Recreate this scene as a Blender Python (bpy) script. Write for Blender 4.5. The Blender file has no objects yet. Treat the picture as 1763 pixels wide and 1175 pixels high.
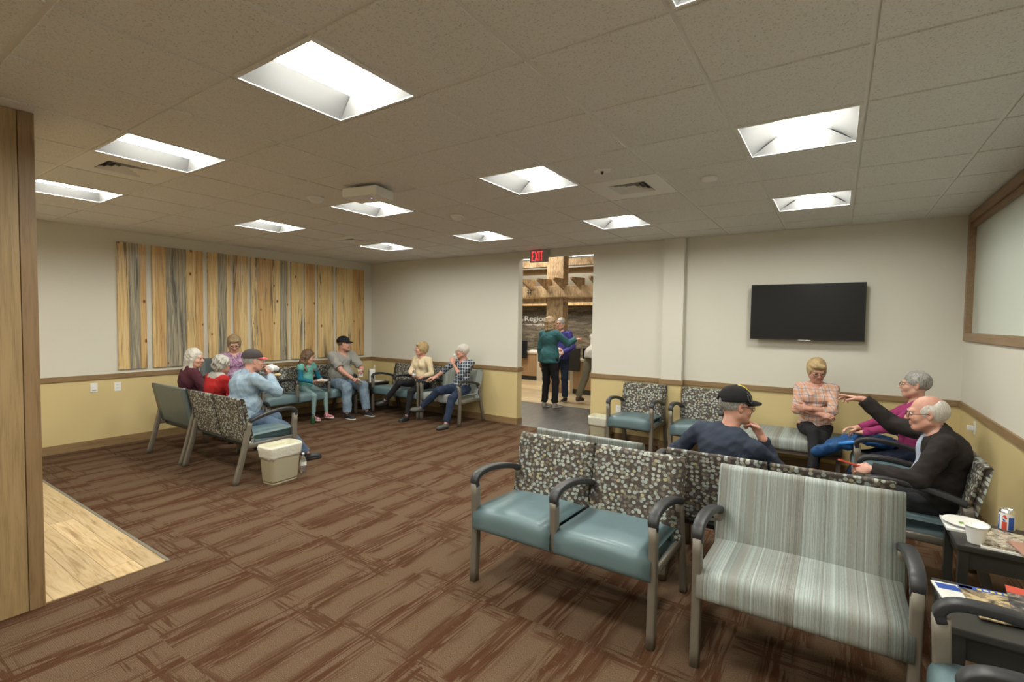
import bpy, bmesh, math, random
import numpy as np
from mathutils import Matrix, Vector
random.seed(7)
C = bpy.context.scene.collection
SC = bpy.context.scene
PI = math.pi

# ---------------------------------------------------------------- camera
FPX = 841.4
yaw, pit, rol = -.58703, -.03942, .013073
CAM = np.array([7.7195, -6.5427, 1.6540])
cy, sy = math.cos(yaw), math.sin(yaw)
fw = np.array([sy*math.cos(pit), cy*math.cos(pit), math.sin(pit)])
rt0 = np.array([cy, -sy, 0.]); up0 = np.cross(rt0, fw)
rt = math.cos(rol)*rt0 + math.sin(rol)*up0
up = -math.sin(rol)*rt0 + math.cos(rol)*up0
cd = bpy.data.cameras.new('camera'); cam = bpy.data.objects.new('camera', cd); C.objects.link(cam)
cd.sensor_fit = 'HORIZONTAL'; cd.sensor_width = 36; cd.lens = FPX*36/1763
cd.clip_start = .05; cd.clip_end = 60
M = Matrix.Identity(4)
for i in range(3):
    M[i][0] = rt[i]; M[i][1] = up[i]; M[i][2] = -fw[i]; M[i][3] = CAM[i]
cam.matrix_world = M
SC.camera = cam

# ---------------------------------------------------------------- light and exposure
SC.view_settings.view_transform = 'Standard'; SC.view_settings.look = 'None'
SC.view_settings.gamma = 1; SC.view_settings.use_curve_mapping = False
SC.view_settings.exposure = 0.0
TROFFER = 76.0          # emission of the ceiling lenses
wd = bpy.data.worlds.new('world'); SC.world = wd; wd.use_nodes = True
wd.node_tree.nodes['Background'].inputs[0].default_value = (.9, .95, 1, 1)
wd.node_tree.nodes['Background'].inputs[1].default_value = .05

def area(name, loc, size, power, col, rot=(0, 0, 0), sy_=None):
    l = bpy.data.lights.new(name, 'AREA'); l.energy = power; l.color = col; l.size = size
    if sy_: l.shape = 'RECTANGLE'; l.size_y = sy_
    o = bpy.data.objects.new(name, l); o.location = loc; o.rotation_euler = rot; C.objects.link(o); return o
area('lobby_light', (1.2, 3.0, 4.1), 2.2, 250, (1, .93, .82))
area('lobby_wall_light', (1.0, 5.2, 2.6), 2.6, 45, (1, .8, .5), (math.radians(-25), 0, 0), .2)
area('hall_light', (3.6, 1.2, 3.2), 1.0, 50, (1, .93, .82))

# ---------------------------------------------------------------- materials
MATS = {}
class NT:
    def __init__(s, name):
        s.m = bpy.data.materials.new(name); s.m.use_nodes = True; s.t = s.m.node_tree
        s.b = s.t.nodes['Principled BSDF']; s.out = s.t.nodes['Material Output']
    def n(s, ty, **k):
        nd = s.t.nodes.new('ShaderNode'+ty)
        ins = k.pop('i', {})
        for a, v in k.items(): setattr(nd, a, v)
        for a, v in ins.items(): s.set(nd.inputs[a], v)
        return nd
    def set(s, sock, v):
        if hasattr(v, 'is_output') or isinstance(v, bpy.types.NodeSocket): s.t.links.new(v, sock)
        elif isinstance(v, bpy.types.Node): s.t.links.new(v.outputs[0], sock)
        else:
            if sock.type == 'RGBA' and len(v) == 3: v = (*v, 1)
            sock.default_value = v
    def obj(s): return s.n('TexCoord').outputs['Object']
    def map(s, vec, scale=(1, 1, 1), rot=(0, 0, 0), loc=(0, 0, 0)):
        return s.n('Mapping', i={'Vector': vec, 'Scale': scale, 'Rotation': rot, 'Location': loc}).outputs[0]
    def noise(s, vec, scale=5, detail=3, rough=.5, dist=0, dims='3D'):
        return s.n('TexNoise', noise_dimensions=dims, i={'Vector': vec, 'Scale': scale, 'Detail': detail, 'Roughness': rough, 'Distortion': dist}).outputs['Fac']
    def math(s, op, a, b=0., c=None, clamp=False):
        nd = s.n('Math', operation=op, use_clamp=clamp)
        s.set(nd.inputs[0], a); s.set(nd.inputs[1], b)
        if c is not None: s.set(nd.inputs[2], c)
        return nd.outputs[0]
    def ramp(s, fac, stops, interp='LINEAR'):
        nd = s.n('ValToRGB'); cr = nd.color_ramp; cr.interpolation = interp
        s.set(nd.inputs[0], fac)
        while len(cr.elements) > 1: cr.elements.remove(cr.elements[0])
        for j, (p, c) in enumerate(stops):
            e = cr.elements[0] if j == 0 else cr.elements.new(p)
            e.position = p
            c = (c, c, c) if not hasattr(c, '__len__') else c
            e.color = (*c, 1)
        return nd.outputs[0]
    def mix(s, fac, a, b, mode='MIX'):
        nd = s.n('Mix', data_type='RGBA', blend_type=mode)
        s.set(nd.inputs[0], fac); s.set(nd.inputs[6], a); s.set(nd.inputs[7], b)
        return nd.outputs[2]
    def bump(s, h, strength=.3, dist=.01):
        bp = s.n('Bump', i={'Strength': strength, 'Distance': dist, 'Height': h})
        s.t.links.new(bp.outputs[0], s.b.inputs['Normal'])
    def col(s, c): s.set(s.b.inputs['Base Color'], c)
    def rough(s, r): s.set(s.b.inputs['Roughness'], r)

def simple(name, c, rough=.6, metal=0., spec=.5, bump=None, emit=None, trans=0., alpha=None, coat=0):
    m = NT(name); m.col(c); m.rough(rough); m.b.inputs['Metallic'].default_value = metal
    m.b.inputs['Specular IOR Level'].default_value = spec
    if bump: m.bump(m.noise(m.obj(), bump[0], 4), bump[1], bump[2])
    if emit:
        m.b.inputs['Emission Color'].default_value = (*emit[0], 1); m.b.inputs['Emission Strength'].default_value = emit[1]
    if trans: m.b.inputs['Transmission Weight'].default_value = trans
    if coat: m.b.inputs['Coat Weight'].default_value = coat
    MATS[name] = m.m; return m.m

def wood(name, c1, c2, axis, rough=.45, sc=1.0):
    m = NT(name); v = m.obj()
    s = [16*sc]*3; s[axis] = 1.1*sc
    a = m.noise(m.map(v, s), 2.2, 6, .65, .6)
    s2 = [90*sc]*3; s2[axis] = 2.5*sc
    f = m.noise(m.map(v, s2), 2, 3, .6)
    k = m.math('ADD', m.math('MULTIPLY', a, .75), m.math('MULTIPLY', f, .3))
    m.col(m.ramp(k, [(.3, c2), (.55, c1), (.75, tuple(min(1, x*1.15) for x in c1))])); m.rough(rough)
    m.bump(f, .12, .002)
    MATS[name] = m.m; return m.m

wallM = simple('paint_cream', (.63, .61, .53), .62, bump=(160, .25, .002))
yelM = simple('paint_yellow', (.59, .475, .235), .6, bump=(160, .25, .002))
railM = wood('oak_rail', (.255, .165, .080), (.17, .105, .048), 0)
railYM = wood('oak_rail_along_depth', (.255, .165, .080), (.17, .105, .048), 1)
colM = wood('oak_panel', (.34, .235, .115), (.185, .12, .055), 2, .4)
colEdge = wood('oak_edge_band', (.25, .16, .08), (.15, .09, .042), 2, .4)
winM = wood('window_oak', (.27, .175, .095), (.17, .105, .055), 1)
metalM = simple('taupe_metal', (.175, .155, .125), .42, .25, bump=(900, .1, .0005))
armM = simple('black_urethane', (.022, .023, .026), .42)
darkM = simple('dark_laminate', (.035, .034, .03), .35)
blackM = simple('black_plastic', (.012, .012, .013), .3)
whiteM = simple('white_plastic', (.75, .75, .73), .4)
gridM = simple('white_grid', (.72, .72, .70), .5)
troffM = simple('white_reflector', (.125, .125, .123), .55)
creamP = simple('cream_plastic', (.56, .54, .39), .4)
linerM = simple('white_liner', (.72, .70, .60), .35, trans=.25, bump=(40, .6, .01))
paperM = simple('white_paper', (.78, .78, .76), .7)
foamM = simple('white_foam', (.82, .82, .79), .55)
redM = simple('red_print', (.55, .07, .04), .5)
blueM = simple('blue_print', (.03, .09, .42), .45)
yellowP = simple('yellow_print', (.80, .66, .06), .5)
inkM = simple('black_ink', (.03, .03, .035), .5)
alum = simple('aluminium', (.75, .75, .76), .25, .9)
sstone = simple('stone_counter', (.55, .50, .40), .3)
lensM = simple('troffer_lens', (.9, .9, .9), .5, emit=((1, .99, .90), TROFFER))
exitM = simple('exit_letters', (.8, .02, .02), .5, emit=((1, .04, .055), 1.9))
exitBox = simple('exit_housing', (.34, .32, .32), .5)
clearM = simple('clear_plastic', (.9, .95, .95), .08, trans=.92)
blueCap = simple('blue_cap', (.02, .12, .5), .4)
greenDrink = simple('green_drink', (.02, .07, .035), .15)
tealPaint = None

# ceiling tile
m = NT('ceiling_tile'); v = m.obj()
sp = m.noise(v, 120, 4, .75)
m.col(m.ramp(sp, [(.34, (.42, .42, .41)), (.45, (.70, .70, .68)), (1, (.76, .765, .745))])); m.rough(.9)
m.bump(sp, .5, .003); tileM = m.m

# carpet
m = NT('carpet'); v = m.obj(); sp = m.n('SeparateXYZ', i={'Vector': v}); CX, CY = sp.outputs[0], sp.outputs[1]
def cmb(x, y): return m.n('CombineXYZ', i={'X': x, 'Y': y}).outputs[0]
col_i = m.math('FLOOR', m.math('DIVIDE', CX, .61)); row_i = m.math('FLOOR', m.math('DIVIDE', CY, .61))
wn = m.n('TexWhiteNoise', i={'Vector': cmb(col_i, row_i)}); ws = m.n('SeparateColor', i={0: wn.outputs['Color']})
ragged = m.noise(m.map(v, (26, 26, 1)), 1, 3, .7)
jx = m.math('ADD', CX, m.math('MULTIPLY', m.math('SUBTRACT', ws.outputs[0], .5), .16)); jy = m.math('ADD', CY, m.math('MULTIPLY', m.math('SUBTRACT', ws.outputs[1], .5), .10))
wobx = m.math('MULTIPLY', m.math('SUBTRACT', m.noise(m.map(v, (3, 2.2, 1)), 1, 2), .5), .16)
def band(val, per, ph, lo, hi):
    f = m.math('ABSOLUTE', m.math('SUBTRACT', m.math('FRACT', m.math('ADD', m.math('DIVIDE', val, per), ph)), .5))
    return m.ramp(f, [(lo, 1), (hi, 0)])
bx = m.math('ADD', jx, wobx)
bandm = band(bx, .30, .2, .20, .36)
core = band(bx, .30, .2, .045, .075)
def contour(x, y, sx, sy, w, det=2, loc=(0, 0, 0)):
    nz = m.noise(m.map(cmb(x, y), (sx, sy, 1), loc=loc), 1, det, .55, .12)
    return m.ramp(m.math('ABSOLUTE', m.math('SUBTRACT', nz, .5)), [(w*.55, 1), (w, 0)])
braid = m.math('MULTIPLY', contour(jx, jy, 16, .95, .040), bandm)
braid2 = m.math('MULTIPLY', contour(jx, CY, 34, 1.7, .075, 2, (5, 3, 0)), m.math('MULTIPLY', bandm, m.ramp(m.noise(m.map(v, (2, 1.3, 1)), 1.2, 1), [(.34, 0), (.44, 1)])))
fat = m.math('MULTIPLY', core, m.ramp(m.noise(m.map(cmb(jx, jy), (3, 1.25, 1), loc=(1, 8, 0)), 1, 3, .6), [(.47, 0), (.52, 1)]))
fat = m.math('MULTIPLY', fat, m.ramp(ragged, [(.36, .2), (.44, 1)]))
cy_ = m.math('ADD', m.math('ADD', CY, m.math('MULTIPLY', ws.outputs[2], .25)), m.math('MULTIPLY', m.math('SUBTRACT', m.noise(m.map(v, (2.5, 3, 1), loc=(9, 9, 0)), 1, 1), .5), .12))
crossm = m.math('MULTIPLY', band(cy_, .61, .4, .09, .17), m.ramp(m.noise(m.map(v, (2.4, 1.6, 1), loc=(4, 4, 0)), 1.2, 1), [(.36, 0), (.44, 1)]))
crs = m.math('MULTIPLY', contour(CX, CY, 1.3, 20, .045, 2, (2, 7, 0)), crossm)
pat = m.math('MAXIMUM', m.math('MAXIMUM', fat, braid), m.math('MAXIMUM', m.math('MULTIPLY', braid2, .8), m.math('MULTIPLY', crs, .85)), clamp=True)
fine = m.noise(m.map(v, (330, 160, 1)), 1, 2, .7)
ribs = m.math('MULTIPLY', m.math('SINE', m.math('MULTIPLY', CY, 900)), .04)
fk = m.math('ADD', fine, ribs)
base = m.ramp(fk, [(.3, (.066, .038, .021)), (.5, (.102, .062, .036)), (.7, (.185, .128, .083))])
rust = m.ramp(fk, [(.3, (.038, .0125, .004)), (.7, (.068, .024, .009))])
m.col(m.mix(m.math('MULTIPLY', pat, .84), base, rust)); m.rough(.95); m.b.inputs['Specular IOR Level'].default_value = .12
m.bump(m.math('ADD', fine, m.math('MULTIPLY', pat, -.6)), .5, .004); carpetM = m.m

def planks(name, w, L, cols, ax=0, rough=.35, seam=.004):
    m = NT(name); v = m.obj(); sp = m.n('SeparateXYZ', i={'Vector': v})
    A, B = (sp.outputs[0], sp.outputs[1]) if ax == 0 else (sp.outputs[1], sp.outputs[0])
    row = m.math('FLOOR', m.math('DIVIDE', B, w))
    rn = m.n('TexWhiteNoise', noise_dimensions='1D', i={'W': row}).outputs['Value']
    a = m.math('ADD', m.math('DIVIDE', A, L), m.math('MULTIPLY', rn, 7.3))
    cell = m.n('CombineXYZ', i={'X': row, 'Y': m.math('FLOOR', a)})
    cw = m.n('TexWhiteNoise', i={'Vector': cell.outputs[0]})
    sc = (2.2, 26, 1) if ax == 0 else (26, 2.2, 1)
    of = m.n('VectorMath', operation='ADD'); m.set(of.inputs[0], v); m.set(of.inputs[1], cw.outputs['Color'])
    g = m.noise(m.map(of.outputs[0], sc), 1.2, 5, .62, .9)
    base = m.ramp(g, [(.30, cols[1]), (.47, cols[0]), (.62, cols[2])])
    tint = m.ramp(cw.outputs['Value'], [(0, .78), (1, 1.12)])
    c = m.mix(1, base, tint, 'MULTIPLY')
    fb = m.math('FRACT', m.math('DIVIDE', B, w)); fa = m.math('FRACT', a)
    s1 = m.math('LESS_THAN', fb, seam/w); s2 = m.math('LESS_THAN', fa, seam/L)
    m.col(m.mix(m.math('MULTIPLY', m.math('MAXIMUM', s1, s2), .55), c, (.05, .03, .015))); m.rough(rough)
    MATS[name] = m.m; return m.m
plankM = planks('vinyl_plank_maple', .15, 1.2, [(.50, .36, .19), (.30, .19, .09), (.58, .44, .26)], 0)
lobbyM = planks('lobby_plank', .2, 1.4, [(.50, .40, .25), (.36, .27, .16), (.58, .48, .31)], 0, .3)
dtile = planks('dark_floor_tile', .3, .6, [(.055, .055, .056), (.035, .035, .036), (.08, .08, .08)], 1, .45, .005)

# seat fabrics
m = NT('dotted_fabric'); v = m.obj(); sp = m.n('SeparateXYZ', i={'Vector': v})
pv = m.n('CombineXYZ', i={'X': sp.outputs[0], 'Y': m.math('ADD', sp.outputs[2], m.math('MULTIPLY', sp.outputs[1], .9))}).outputs[0]
colr = (.055, .043, .037)
cur = m.ramp(m.noise(m.map(pv, (1, 1, 1)), 900, 2), [(.3, (.045, .035, .03)), (.7, (.072, .058, .05))])
def dots(cur, sc, r, loc, cols, rnd=.85):
    vo = m.n('TexVoronoi', voronoi_dimensions='2D', feature='F1', i={'Vector': m.map(pv, loc=loc), 'Scale': sc, 'Randomness': rnd})
    d = vo.outputs['Distance']
    cc = m.n('SeparateColor', i={0: vo.outputs['Color']})
    rr = m.math('MULTIPLY_ADD', cc.outputs[1], .12, r-.06)
    inside = m.ramp(m.math('DIVIDE', d, rr), [(.93, 1), (1.0, 0)])
    ring = m.ramp(m.math('DIVIDE', d, rr), [(.30, .82), (.42, 1), (.72, 1), (.85, .8)])
    pick = m.ramp(cc.outputs[0], cols, 'CONSTANT')
    keep = m.math('GREATER_THAN', cc.outputs[2], .12)
    return m.mix(m.math('MULTIPLY', inside, keep), cur, m.mix(1, pick, ring, 'MULTIPLY'))
cA = [(0, (.36, .40, .36)), (.3, (.22, .20, .13)), (.42, (.42, .44, .38)), (.62, (.17, .14, .11)), (.75, (.30, .35, .33)), (.9, (.40, .36, .22))]
cB = [(0, (.13, .105, .085)), (.4, (.19, .155, .10)), (.6, (.24, .26, .24)), (.85, (.12, .10, .08))]
cur = dots(cur, 33, .30, (3.1, 1.7, 0), cB)
cur = dots(cur, 31, .37, (0, 0, 0), cA, .75)
m.col(cur); m.rough(.75); dotM = m.m

m = NT('striped_fabric'); v = m.obj(); sp = m.n('SeparateXYZ', i={'Vector': v}); X = sp.outputs[0]
n1 = m.n('TexNoise', noise_dimensions='1D', i={'W': m.math('MULTIPLY', X, 1.0), 'Scale': 11, 'Detail': 2}).outputs['Fac']
n2 = m.n('TexNoise', noise_dimensions='1D', i={'W': m.math('ADD', X, 5.0), 'Scale': 110, 'Detail': 4, 'Roughness': .8}).outputs['Fac']
fleck = m.noise(m.map(v, (420, 60, 60)), 1, 2)
k = m.math('ADD', m.math('MULTIPLY', n1, .55), m.math('ADD', m.math('MULTIPLY', n2, .75), m.math('MULTIPLY', m.math('SUBTRACT', fleck, .5), .16)))
m.col(m.ramp(k, [(.45, (.105, .11, .10)), (.54, (.18, .185, .168)), (.60, (.255, .243, .208)), (.66, (.22, .262, .25)), (.80, (.38, .42, .405))]))
m.rough(.62); m.bump(fleck, .15, .001); stripeM = m.m

def vinyl(name, c):
    m = NT(name); v = m.obj(); nz = m.noise(v, 600, 2); m.col(c); m.rough(.36); m.bump(nz, .08, .0006)
    lo = m.noise(v, 7, 2)
    bp = m.n('Bump', i={'Strength': .25, 'Distance': .015, 'Height': lo}); 
    m.t.links.new(bp.outputs[0], [x for x in m.t.nodes if x.type == 'BUMP'][0].inputs['Normal'])
    return m.m
vinM = vinyl('teal_vinyl', (.112, .172, .190))
vinB = vinyl('blue_grey_vinyl', (.10, .125, .125))

# blue-stained pine
def pine(i):
    m = NT('blue_stained_pine'); v = m.map(m.obj(), loc=(0, i*3.7, i*1.9)); sp = m.n('SeparateXYZ', i={'Vector': v})
    w = .125
    idx = m.math('FLOOR', m.math('DIVIDE', sp.outputs[1], w))
    wn = m.n('TexWhiteNoise', noise_dimensions='1D', i={'W': m.math('ADD', idx, i*3.3)})
    of = m.n('VectorMath', operation='MULTIPLY_ADD'); m.set(of.inputs[0], wn.outputs['Color']); of.inputs[1].default_value = (0, 0, 9); m.set(of.inputs[2], v)
    q = of.outputs[0]
    g = m.noise(m.map(q, (1, 22, .9)), 2, 5, .6, 1.2)
    warp = m.noise(m.map(q, (1, 3.5, .8)), 1, 2)
    qw = m.n('VectorMath', operation='ADD'); m.set(qw.inputs[0], q); m.set(qw.inputs[1], m.n('CombineXYZ', i={'Y': m.math('MULTIPLY', warp, .12)}))
    qw = qw.outputs[0]
    g = m.noise(m.map(qw, (1, 34, .8)), 1.6, 5, .62, .8)
    cream = m.ramp(g, [(.28, (.46, .27, .10)), (.45, (.62, .43, .19)), (.58, (.70, .54, .28)), (.72, (.74, .60, .35))])
    orange = m.ramp(g, [(.28, (.40, .21, .075)), (.5, (.56, .36, .15)), (.72, (.68, .49, .25))])
    grey = m.ramp(g, [(.28, (.10, .095, .08)), (.46, (.25, .23, .18)), (.6, (.44, .38, .26)), (.72, (.60, .48, .29))])
    pk = m.n('SeparateColor', i={0: wn.outputs['Color']})
    c = m.mix(m.math('GREATER_THAN', pk.outputs[0], .76), cream, orange)
    c = m.mix(m.math('GREATER_THAN', pk.outputs[1], .80), c, grey)
    st = m.noise(m.map(qw, (1, 20, .75), loc=(2, 2, 2)), 1.2, 5, .65, .9)
    sm = m.noise(m.map(q, (1, 4, .6)), 1, 1)
    stain = m.math('MULTIPLY', m.ramp(st, [(.53, 0), (.585, 1)]), m.ramp(sm, [(.42, 0), (.56, 1)]))
    c = m.mix(m.math('MULTIPLY', stain, .85), c, (.075, .07, .06))
    pv = m.n('CombineXYZ', i={'X': sp.outputs[1], 'Y': m.math('MULTIPLY', sp.outputs[2], .62)}).outputs[0]
    vo = m.n('TexVoronoi', voronoi_dimensions='2D', i={'Vector': pv, 'Scale': 4.2, 'Randomness': 1})
    kc = m.n('SeparateColor', i={0: vo.outputs['Color']})
    kr = m.math('MULTIPLY', m.math('MULTIPLY_ADD', kc.outputs[0], .085, .02), m.math('GREATER_THAN', kc.outputs[1], .45))
    d = m.math('DIVIDE', vo.outputs['Distance'], m.math('MAXIMUM', kr, .002))
    c = m.mix(m.ramp(d, [(.5, .85), (1.0, .0)]), c, (.38, .16, .045))
    c = m.mix(m.ramp(m.math('MULTIPLY', d, .5), [(.20, .95), (.32, 0)]), c, (.11, .04, .016))
    sd = m.math('LESS_THAN', m.math('FRACT', m.math('DIVIDE', sp.outputs[1], w)), .02)
    m.col(m.mix(m.math('MULTIPLY', sd, .5), c, (.12, .07, .03))); m.rough(.28)
    m.bump(g, .06, .002)
    return m.m

# timber and ledger stone of the lobby
m = NT('rough_timber'); v = m.obj(); g = m.noise(m.map(v, (14, 14, 3)), 1.2, 6, .7, 1.5); g2 = m.noise(v, 3.2, 5, .7, 1)
k = m.math('ADD', m.math('MULTIPLY', g, .6), m.math('MULTIPLY', g2, .4))
m.col(m.ramp(k, [(.36, (.09, .055, .03)), (.46, (.30, .20, .105)), (.6, (.50, .37, .21))])); m.rough(.7); m.bump(k, .4, .02); timberM = m.m
m = NT('ledger_stone'); v = m.obj()
vo = m.n('TexVoronoi', feature='F1', i={'Vector': m.map(v, (4.2, .01, 26)), 'Scale': 1, 'Randomness': .9})
nz = m.noise(v, 30, 3)
cc = m.n('SeparateColor', i={0: vo.outputs['Color']})
c = m.ramp(cc.outputs[0], [(0, (.06, .055, .045)), (.35, (.12, .105, .08)), (.6, (.19, .165, .125)), (.85, (.09, .085, .075)), (1, (.30, .24, .16))])
c = m.mix(.5, c, m.ramp(nz, [(.3, .5), (.7, 1.2)]), 'MULTIPLY')
m.col(c); m.rough(.7); m.bump(m.math('ADD', cc.outputs[1], m.math('MULTIPLY', nz, .3)), .8, .04); stoneM = m.m

# frosted window pane
m = NT('frosted_glass'); m.col((.62, .68, .62)); m.rough(.12)
m.b.inputs['Specular IOR Level'].default_value = .7
frostM = m.m

# ---------------------------------------------------------------- mesh helpers
class MB:
    """collects geometry for ONE mesh object; mats by index"""
    def __init__(s): s.v = []; s.f = []; s.mi = []; s.sm = []
    def add(s, vs, fs, mi=0, smooth=False):
        b = len(s.v); s.v += [tuple(map(float, p)) for p in vs]
        for f in fs: s.f.append(tuple(i+b for i in f)); s.mi.append(mi); s.sm.append(smooth)
        return s
    def box(s, a, b, mi=0, bev=0):
        x0, y0, z0 = a; x1, y1, z1 = b
        if bev <= 0:
            return s.add([(x0,y0,z0),(x1,y0,z0),(x1,y1,z0),(x0,y1,z0),(x0,y0,z1),(x1,y0,z1),(x1,y1,z1),(x0,y1,z1)],
                [(0,3,2,1),(4,5,6,7),(0,1,5,4),(1,2,6,5),(2,3,7,6),(3,0,4,7)], mi)
        bm = bmesh.new(); bmesh.ops.create_cube(bm, size=1)
        for v in bm.verts: v.co = Vector(((x0+x1)/2+v.co.x*(x1-x0), (y0+y1)/2+v.co.y*(y1-y0), (z0+z1)/2+v.co.z*(z1-z0)))
        bmesh.ops.bevel(bm, geom=bm.edges[:], offset=bev, segments=2, profile=.7, affect='EDGES')
        bm.verts.index_update(); s.add([v.co for v in bm.verts], [[v.index for v in f.verts] for f in bm.faces], mi); bm.free(); return s
    def lathe(s, prof, c=(0, 0, 0), n=24, mi=0, sx=1, sy=1, caps=True):
        b = []; 
        for r, z in prof:
            for k in range(n):
                a = 2*PI*k/n; b.append((c[0]+r*sx*math.cos(a), c[1]+r*sy*math.sin(a), c[2]+z))
        f = []
        for j in range(len(prof)-1):
            for k in range(n):
                k2 = (k+1) % n; f.append((j*n+k, j*n+k2, (j+1)*n+k2, (j+1)*n+k))
        if caps: f.append(tuple(range(n-1, -1, -1))); f.append(tuple((len(prof)-1)*n+k for k in range(n)))
        return s.add(b, f, mi, True)
    def tube(s, pts, r, n=8, mi=0, closed=False):
        pts = [Vector(p) for p in pts]; vs = []; L = len(pts); prev = None
        for i, p in enumerate(pts):
            t = (pts[(i+1) % L] - pts[i-1]) if closed else (pts[min(i+1, L-1)]-pts[max(i-1, 0)])
            t.normalize()
            if prev is None: nrm = t.orthogonal().normalized()
            else: nrm = (prev - t*prev.dot(t)).normalized()
            prev = nrm; bn = t.cross(nrm); rr = r[i] if hasattr(r, '__len__') else r
            for k in range(n):
                a = 2*PI*k/n; vs.append(p+nrm*math.cos(a)*rr+bn*math.sin(a)*rr)
        fs = []
        for i in range(L if closed else L-1):
            for k in range(n):
                k2 = (k+1) % n; j = (i+1) % L; fs.append((i*n+k, i*n+k2, j*n+k2, j*n+k))
        if not closed: fs += [tuple(range(n-1, -1, -1)), tuple((L-1)*n+k for k in range(n))]
        return s.add(vs, fs, mi, True)
    def prism(s, poly, z0, z1, mi=0):
        n = len(poly)
        return s.add([(x, y, z0) for x, y in poly]+[(x, y, z1) for x, y in poly],
            [tuple(range(n-1, -1, -1)), tuple(range(n, 2*n))]+[(i, (i+1) % n, n+(i+1) % n, n+i) for i in range(n)], mi)
    def rot(s, a, c=(0, 0)):
        ca, sa = math.cos(a), math.sin(a)
        s.v = [(c[0]+(x-c[0])*ca-(y-c[1])*sa, c[1]+(x-c[0])*sa+(y-c[1])*ca, z) for x, y, z in s.v]; return s
    def move(s, d): s.v = [(x+d[0], y+d[1], z+d[2]) for x, y, z in s.v]; return s
    def mesh(s, name, mats):
        me = bpy.data.meshes.new(name); me.from_pydata(s.v, [], s.f)
        for m in (mats if isinstance(mats, (list, tuple)) else [mats]): me.materials.append(m)
        me.polygons.foreach_set('material_index', s.mi); me.polygons.foreach_set('use_smooth', s.sm); me.update(); return me
    def build(s, name, mats, parent=None, **k):
        o = bpy.data.objects.new(name, s.mesh(name, mats)); C.objects.link(o)
        if parent: o.parent = parent
        for a, v in k.items(): o[a] = v
        return o
def thing(name, label, cat, loc=(0, 0, 0), rz=0, group=None):
    o = bpy.data.objects.new(name, None); C.objects.link(o); o.location = loc; o.rotation_euler = (0, 0, rz)
    o.empty_display_size = .1; o['label'] = label; o['category'] = cat
    if group: o['group'] = group
    return o
def tag(o, label, cat, group=None):
    o['label'] = label; o['category'] = cat
    if group: o['group'] = group
    return o
def struct(name, mb, m): return mb.build(name, m, kind='structure')
def copy_tree(o, parent=None):
    c = o.copy(); C.objects.link(c)
    if parent: c.parent = parent
    for ch in list(o.children): copy_tree(ch, c)
    return c

# ---------------------------------------------------------------- room shell
H = 2.762; XR = 8.77; YN = -9.6; G = .61
RT, RB = .923, .862
X0, X1, HD = 3.475, 4.76, 2.66        # the opening to the lobby
def wallbits(mb_c, mb_y, a, b):       # cream above the rail, yellow below
    mb_c.box((a[0], a[1], .89), (b[0], b[1], H+.12)); mb_y.box((a[0], a[1], 0), (b[0], b[1], .89))
def wall(name, a, b):
    mb = MB(); mb.box((a[0], a[1], .89), (b[0], b[1], H+.12), 0); mb.box((a[0], a[1], 0), (b[0], b[1], .89), 1)
    return struct(name, mb, [wallM, yelM])
wall('wall_left', (-.13, YN, 0), (0, .13, 0))
mb = MB()
for a, b in (((-.13, 0), (X0, .13)), ((X1, 0), (XR+.13, .13))):
    mb.box((*a, .89), (*b, H+.12), 0); mb.box((*a, 0), (*b, .89), 1)
mb.box((X0, 0, HD), (X1, .13, H+.12), 0)
mb.box((5.795, -.085, .89), (6.06, 0, H), 0); mb.box((5.795, -.085, 0), (6.06, 0, .89), 1)
struct('wall_back', mb, [wallM, yelM])
WZ0, WZ1, WY0, WY1 = 1.60, 2.64, -4.3, -.155
mb = MB()
for y0, y1, z0, z1 in ((YN, .13, .89, 1.525), (YN, WY0-.09, 1.525, H+.12), (-.075, .13, 1.525, H+.12), (WY0-.09, -.075, H-.02, H+.12)):
    mb.box((XR, y0, z0), (XR+.13, y1, z1), 0)
mb.box((XR, YN, 0), (XR+.13, .13, .89), 1)
struct('wall_right', mb, [wallM, yelM])
wall('wall_front', (-.13, YN-.13, 0), (XR+.13, YN, 0))
struct('floor', MB().box((0, YN, -.05), (XR, 0, 0)), carpetM)
mb = MB(); mb.box((0, YN, .0), (3.985, -5.125, .006)); struct('floor_vinyl_plank', mb, plankM)
mb = MB(); mb.box((0, -5.125, 0), (4.0, -5.105, .009)); struct('trim_1', mb, simple('grey_strip', (.16, .15, .12), .5))
struct('floor_lobby', MB().box((-6, 2.05, -.05), (7, 8.5, 0)), lobbyM)
struct('floor_lobby_tile', MB().box((-6, 0, -.05), (7, 2.05, 0)), dtile)

# chair rail and baseboards
def rail(name, segs, mt):
    mb = MB()
    for a, b in segs: mb.box(a, b, 0, .004)
    return struct(name, mb, mt)
rail('trim_2', [((0, -5.9, RB), (.02, 0, RT))], railYM)
rail('trim_3', [((.02, -.02, RB), (X0, 0, RT)), ((X0, -.02, RB), (X0+.02, .15, RT))], railM)
rail('trim_4', [((X1, -.02, RB), (5.795, 0, RT)), ((X1-.02, -.02, RB), (X1, .15, RT)), ((5.775, -.105, RB), (6.08, -.085, RT)), ((5.775, -.085, RB), (5.795, -.02, RT)), ((6.06, -.085, RB), (6.08, -.02, RT)), ((6.06, -.02, RB), (XR-.02, 0, RT))], railM)
rail('trim_5', [((XR-.02, -8, RB), (XR, 0, RT))], railYM)
BH = .105
rail('baseboard_left', [((0, -5.1, 0), (.014, 0, BH))], railYM)
rail('baseboard_back', [((.014, -.014, 0), (X0, 0, BH)), ((X0, -.014, 0), (X0+.014, .14, BH)), ((X1, -.014, 0), (5.78, 0, BH)), ((5.78, -.10, 0), (6.075, -.085, BH)), ((6.075, -.014, 0), (XR-.014, 0, BH)), ((X1-.014, -.014, 0), (X1, .14, BH))], railM)
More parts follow.
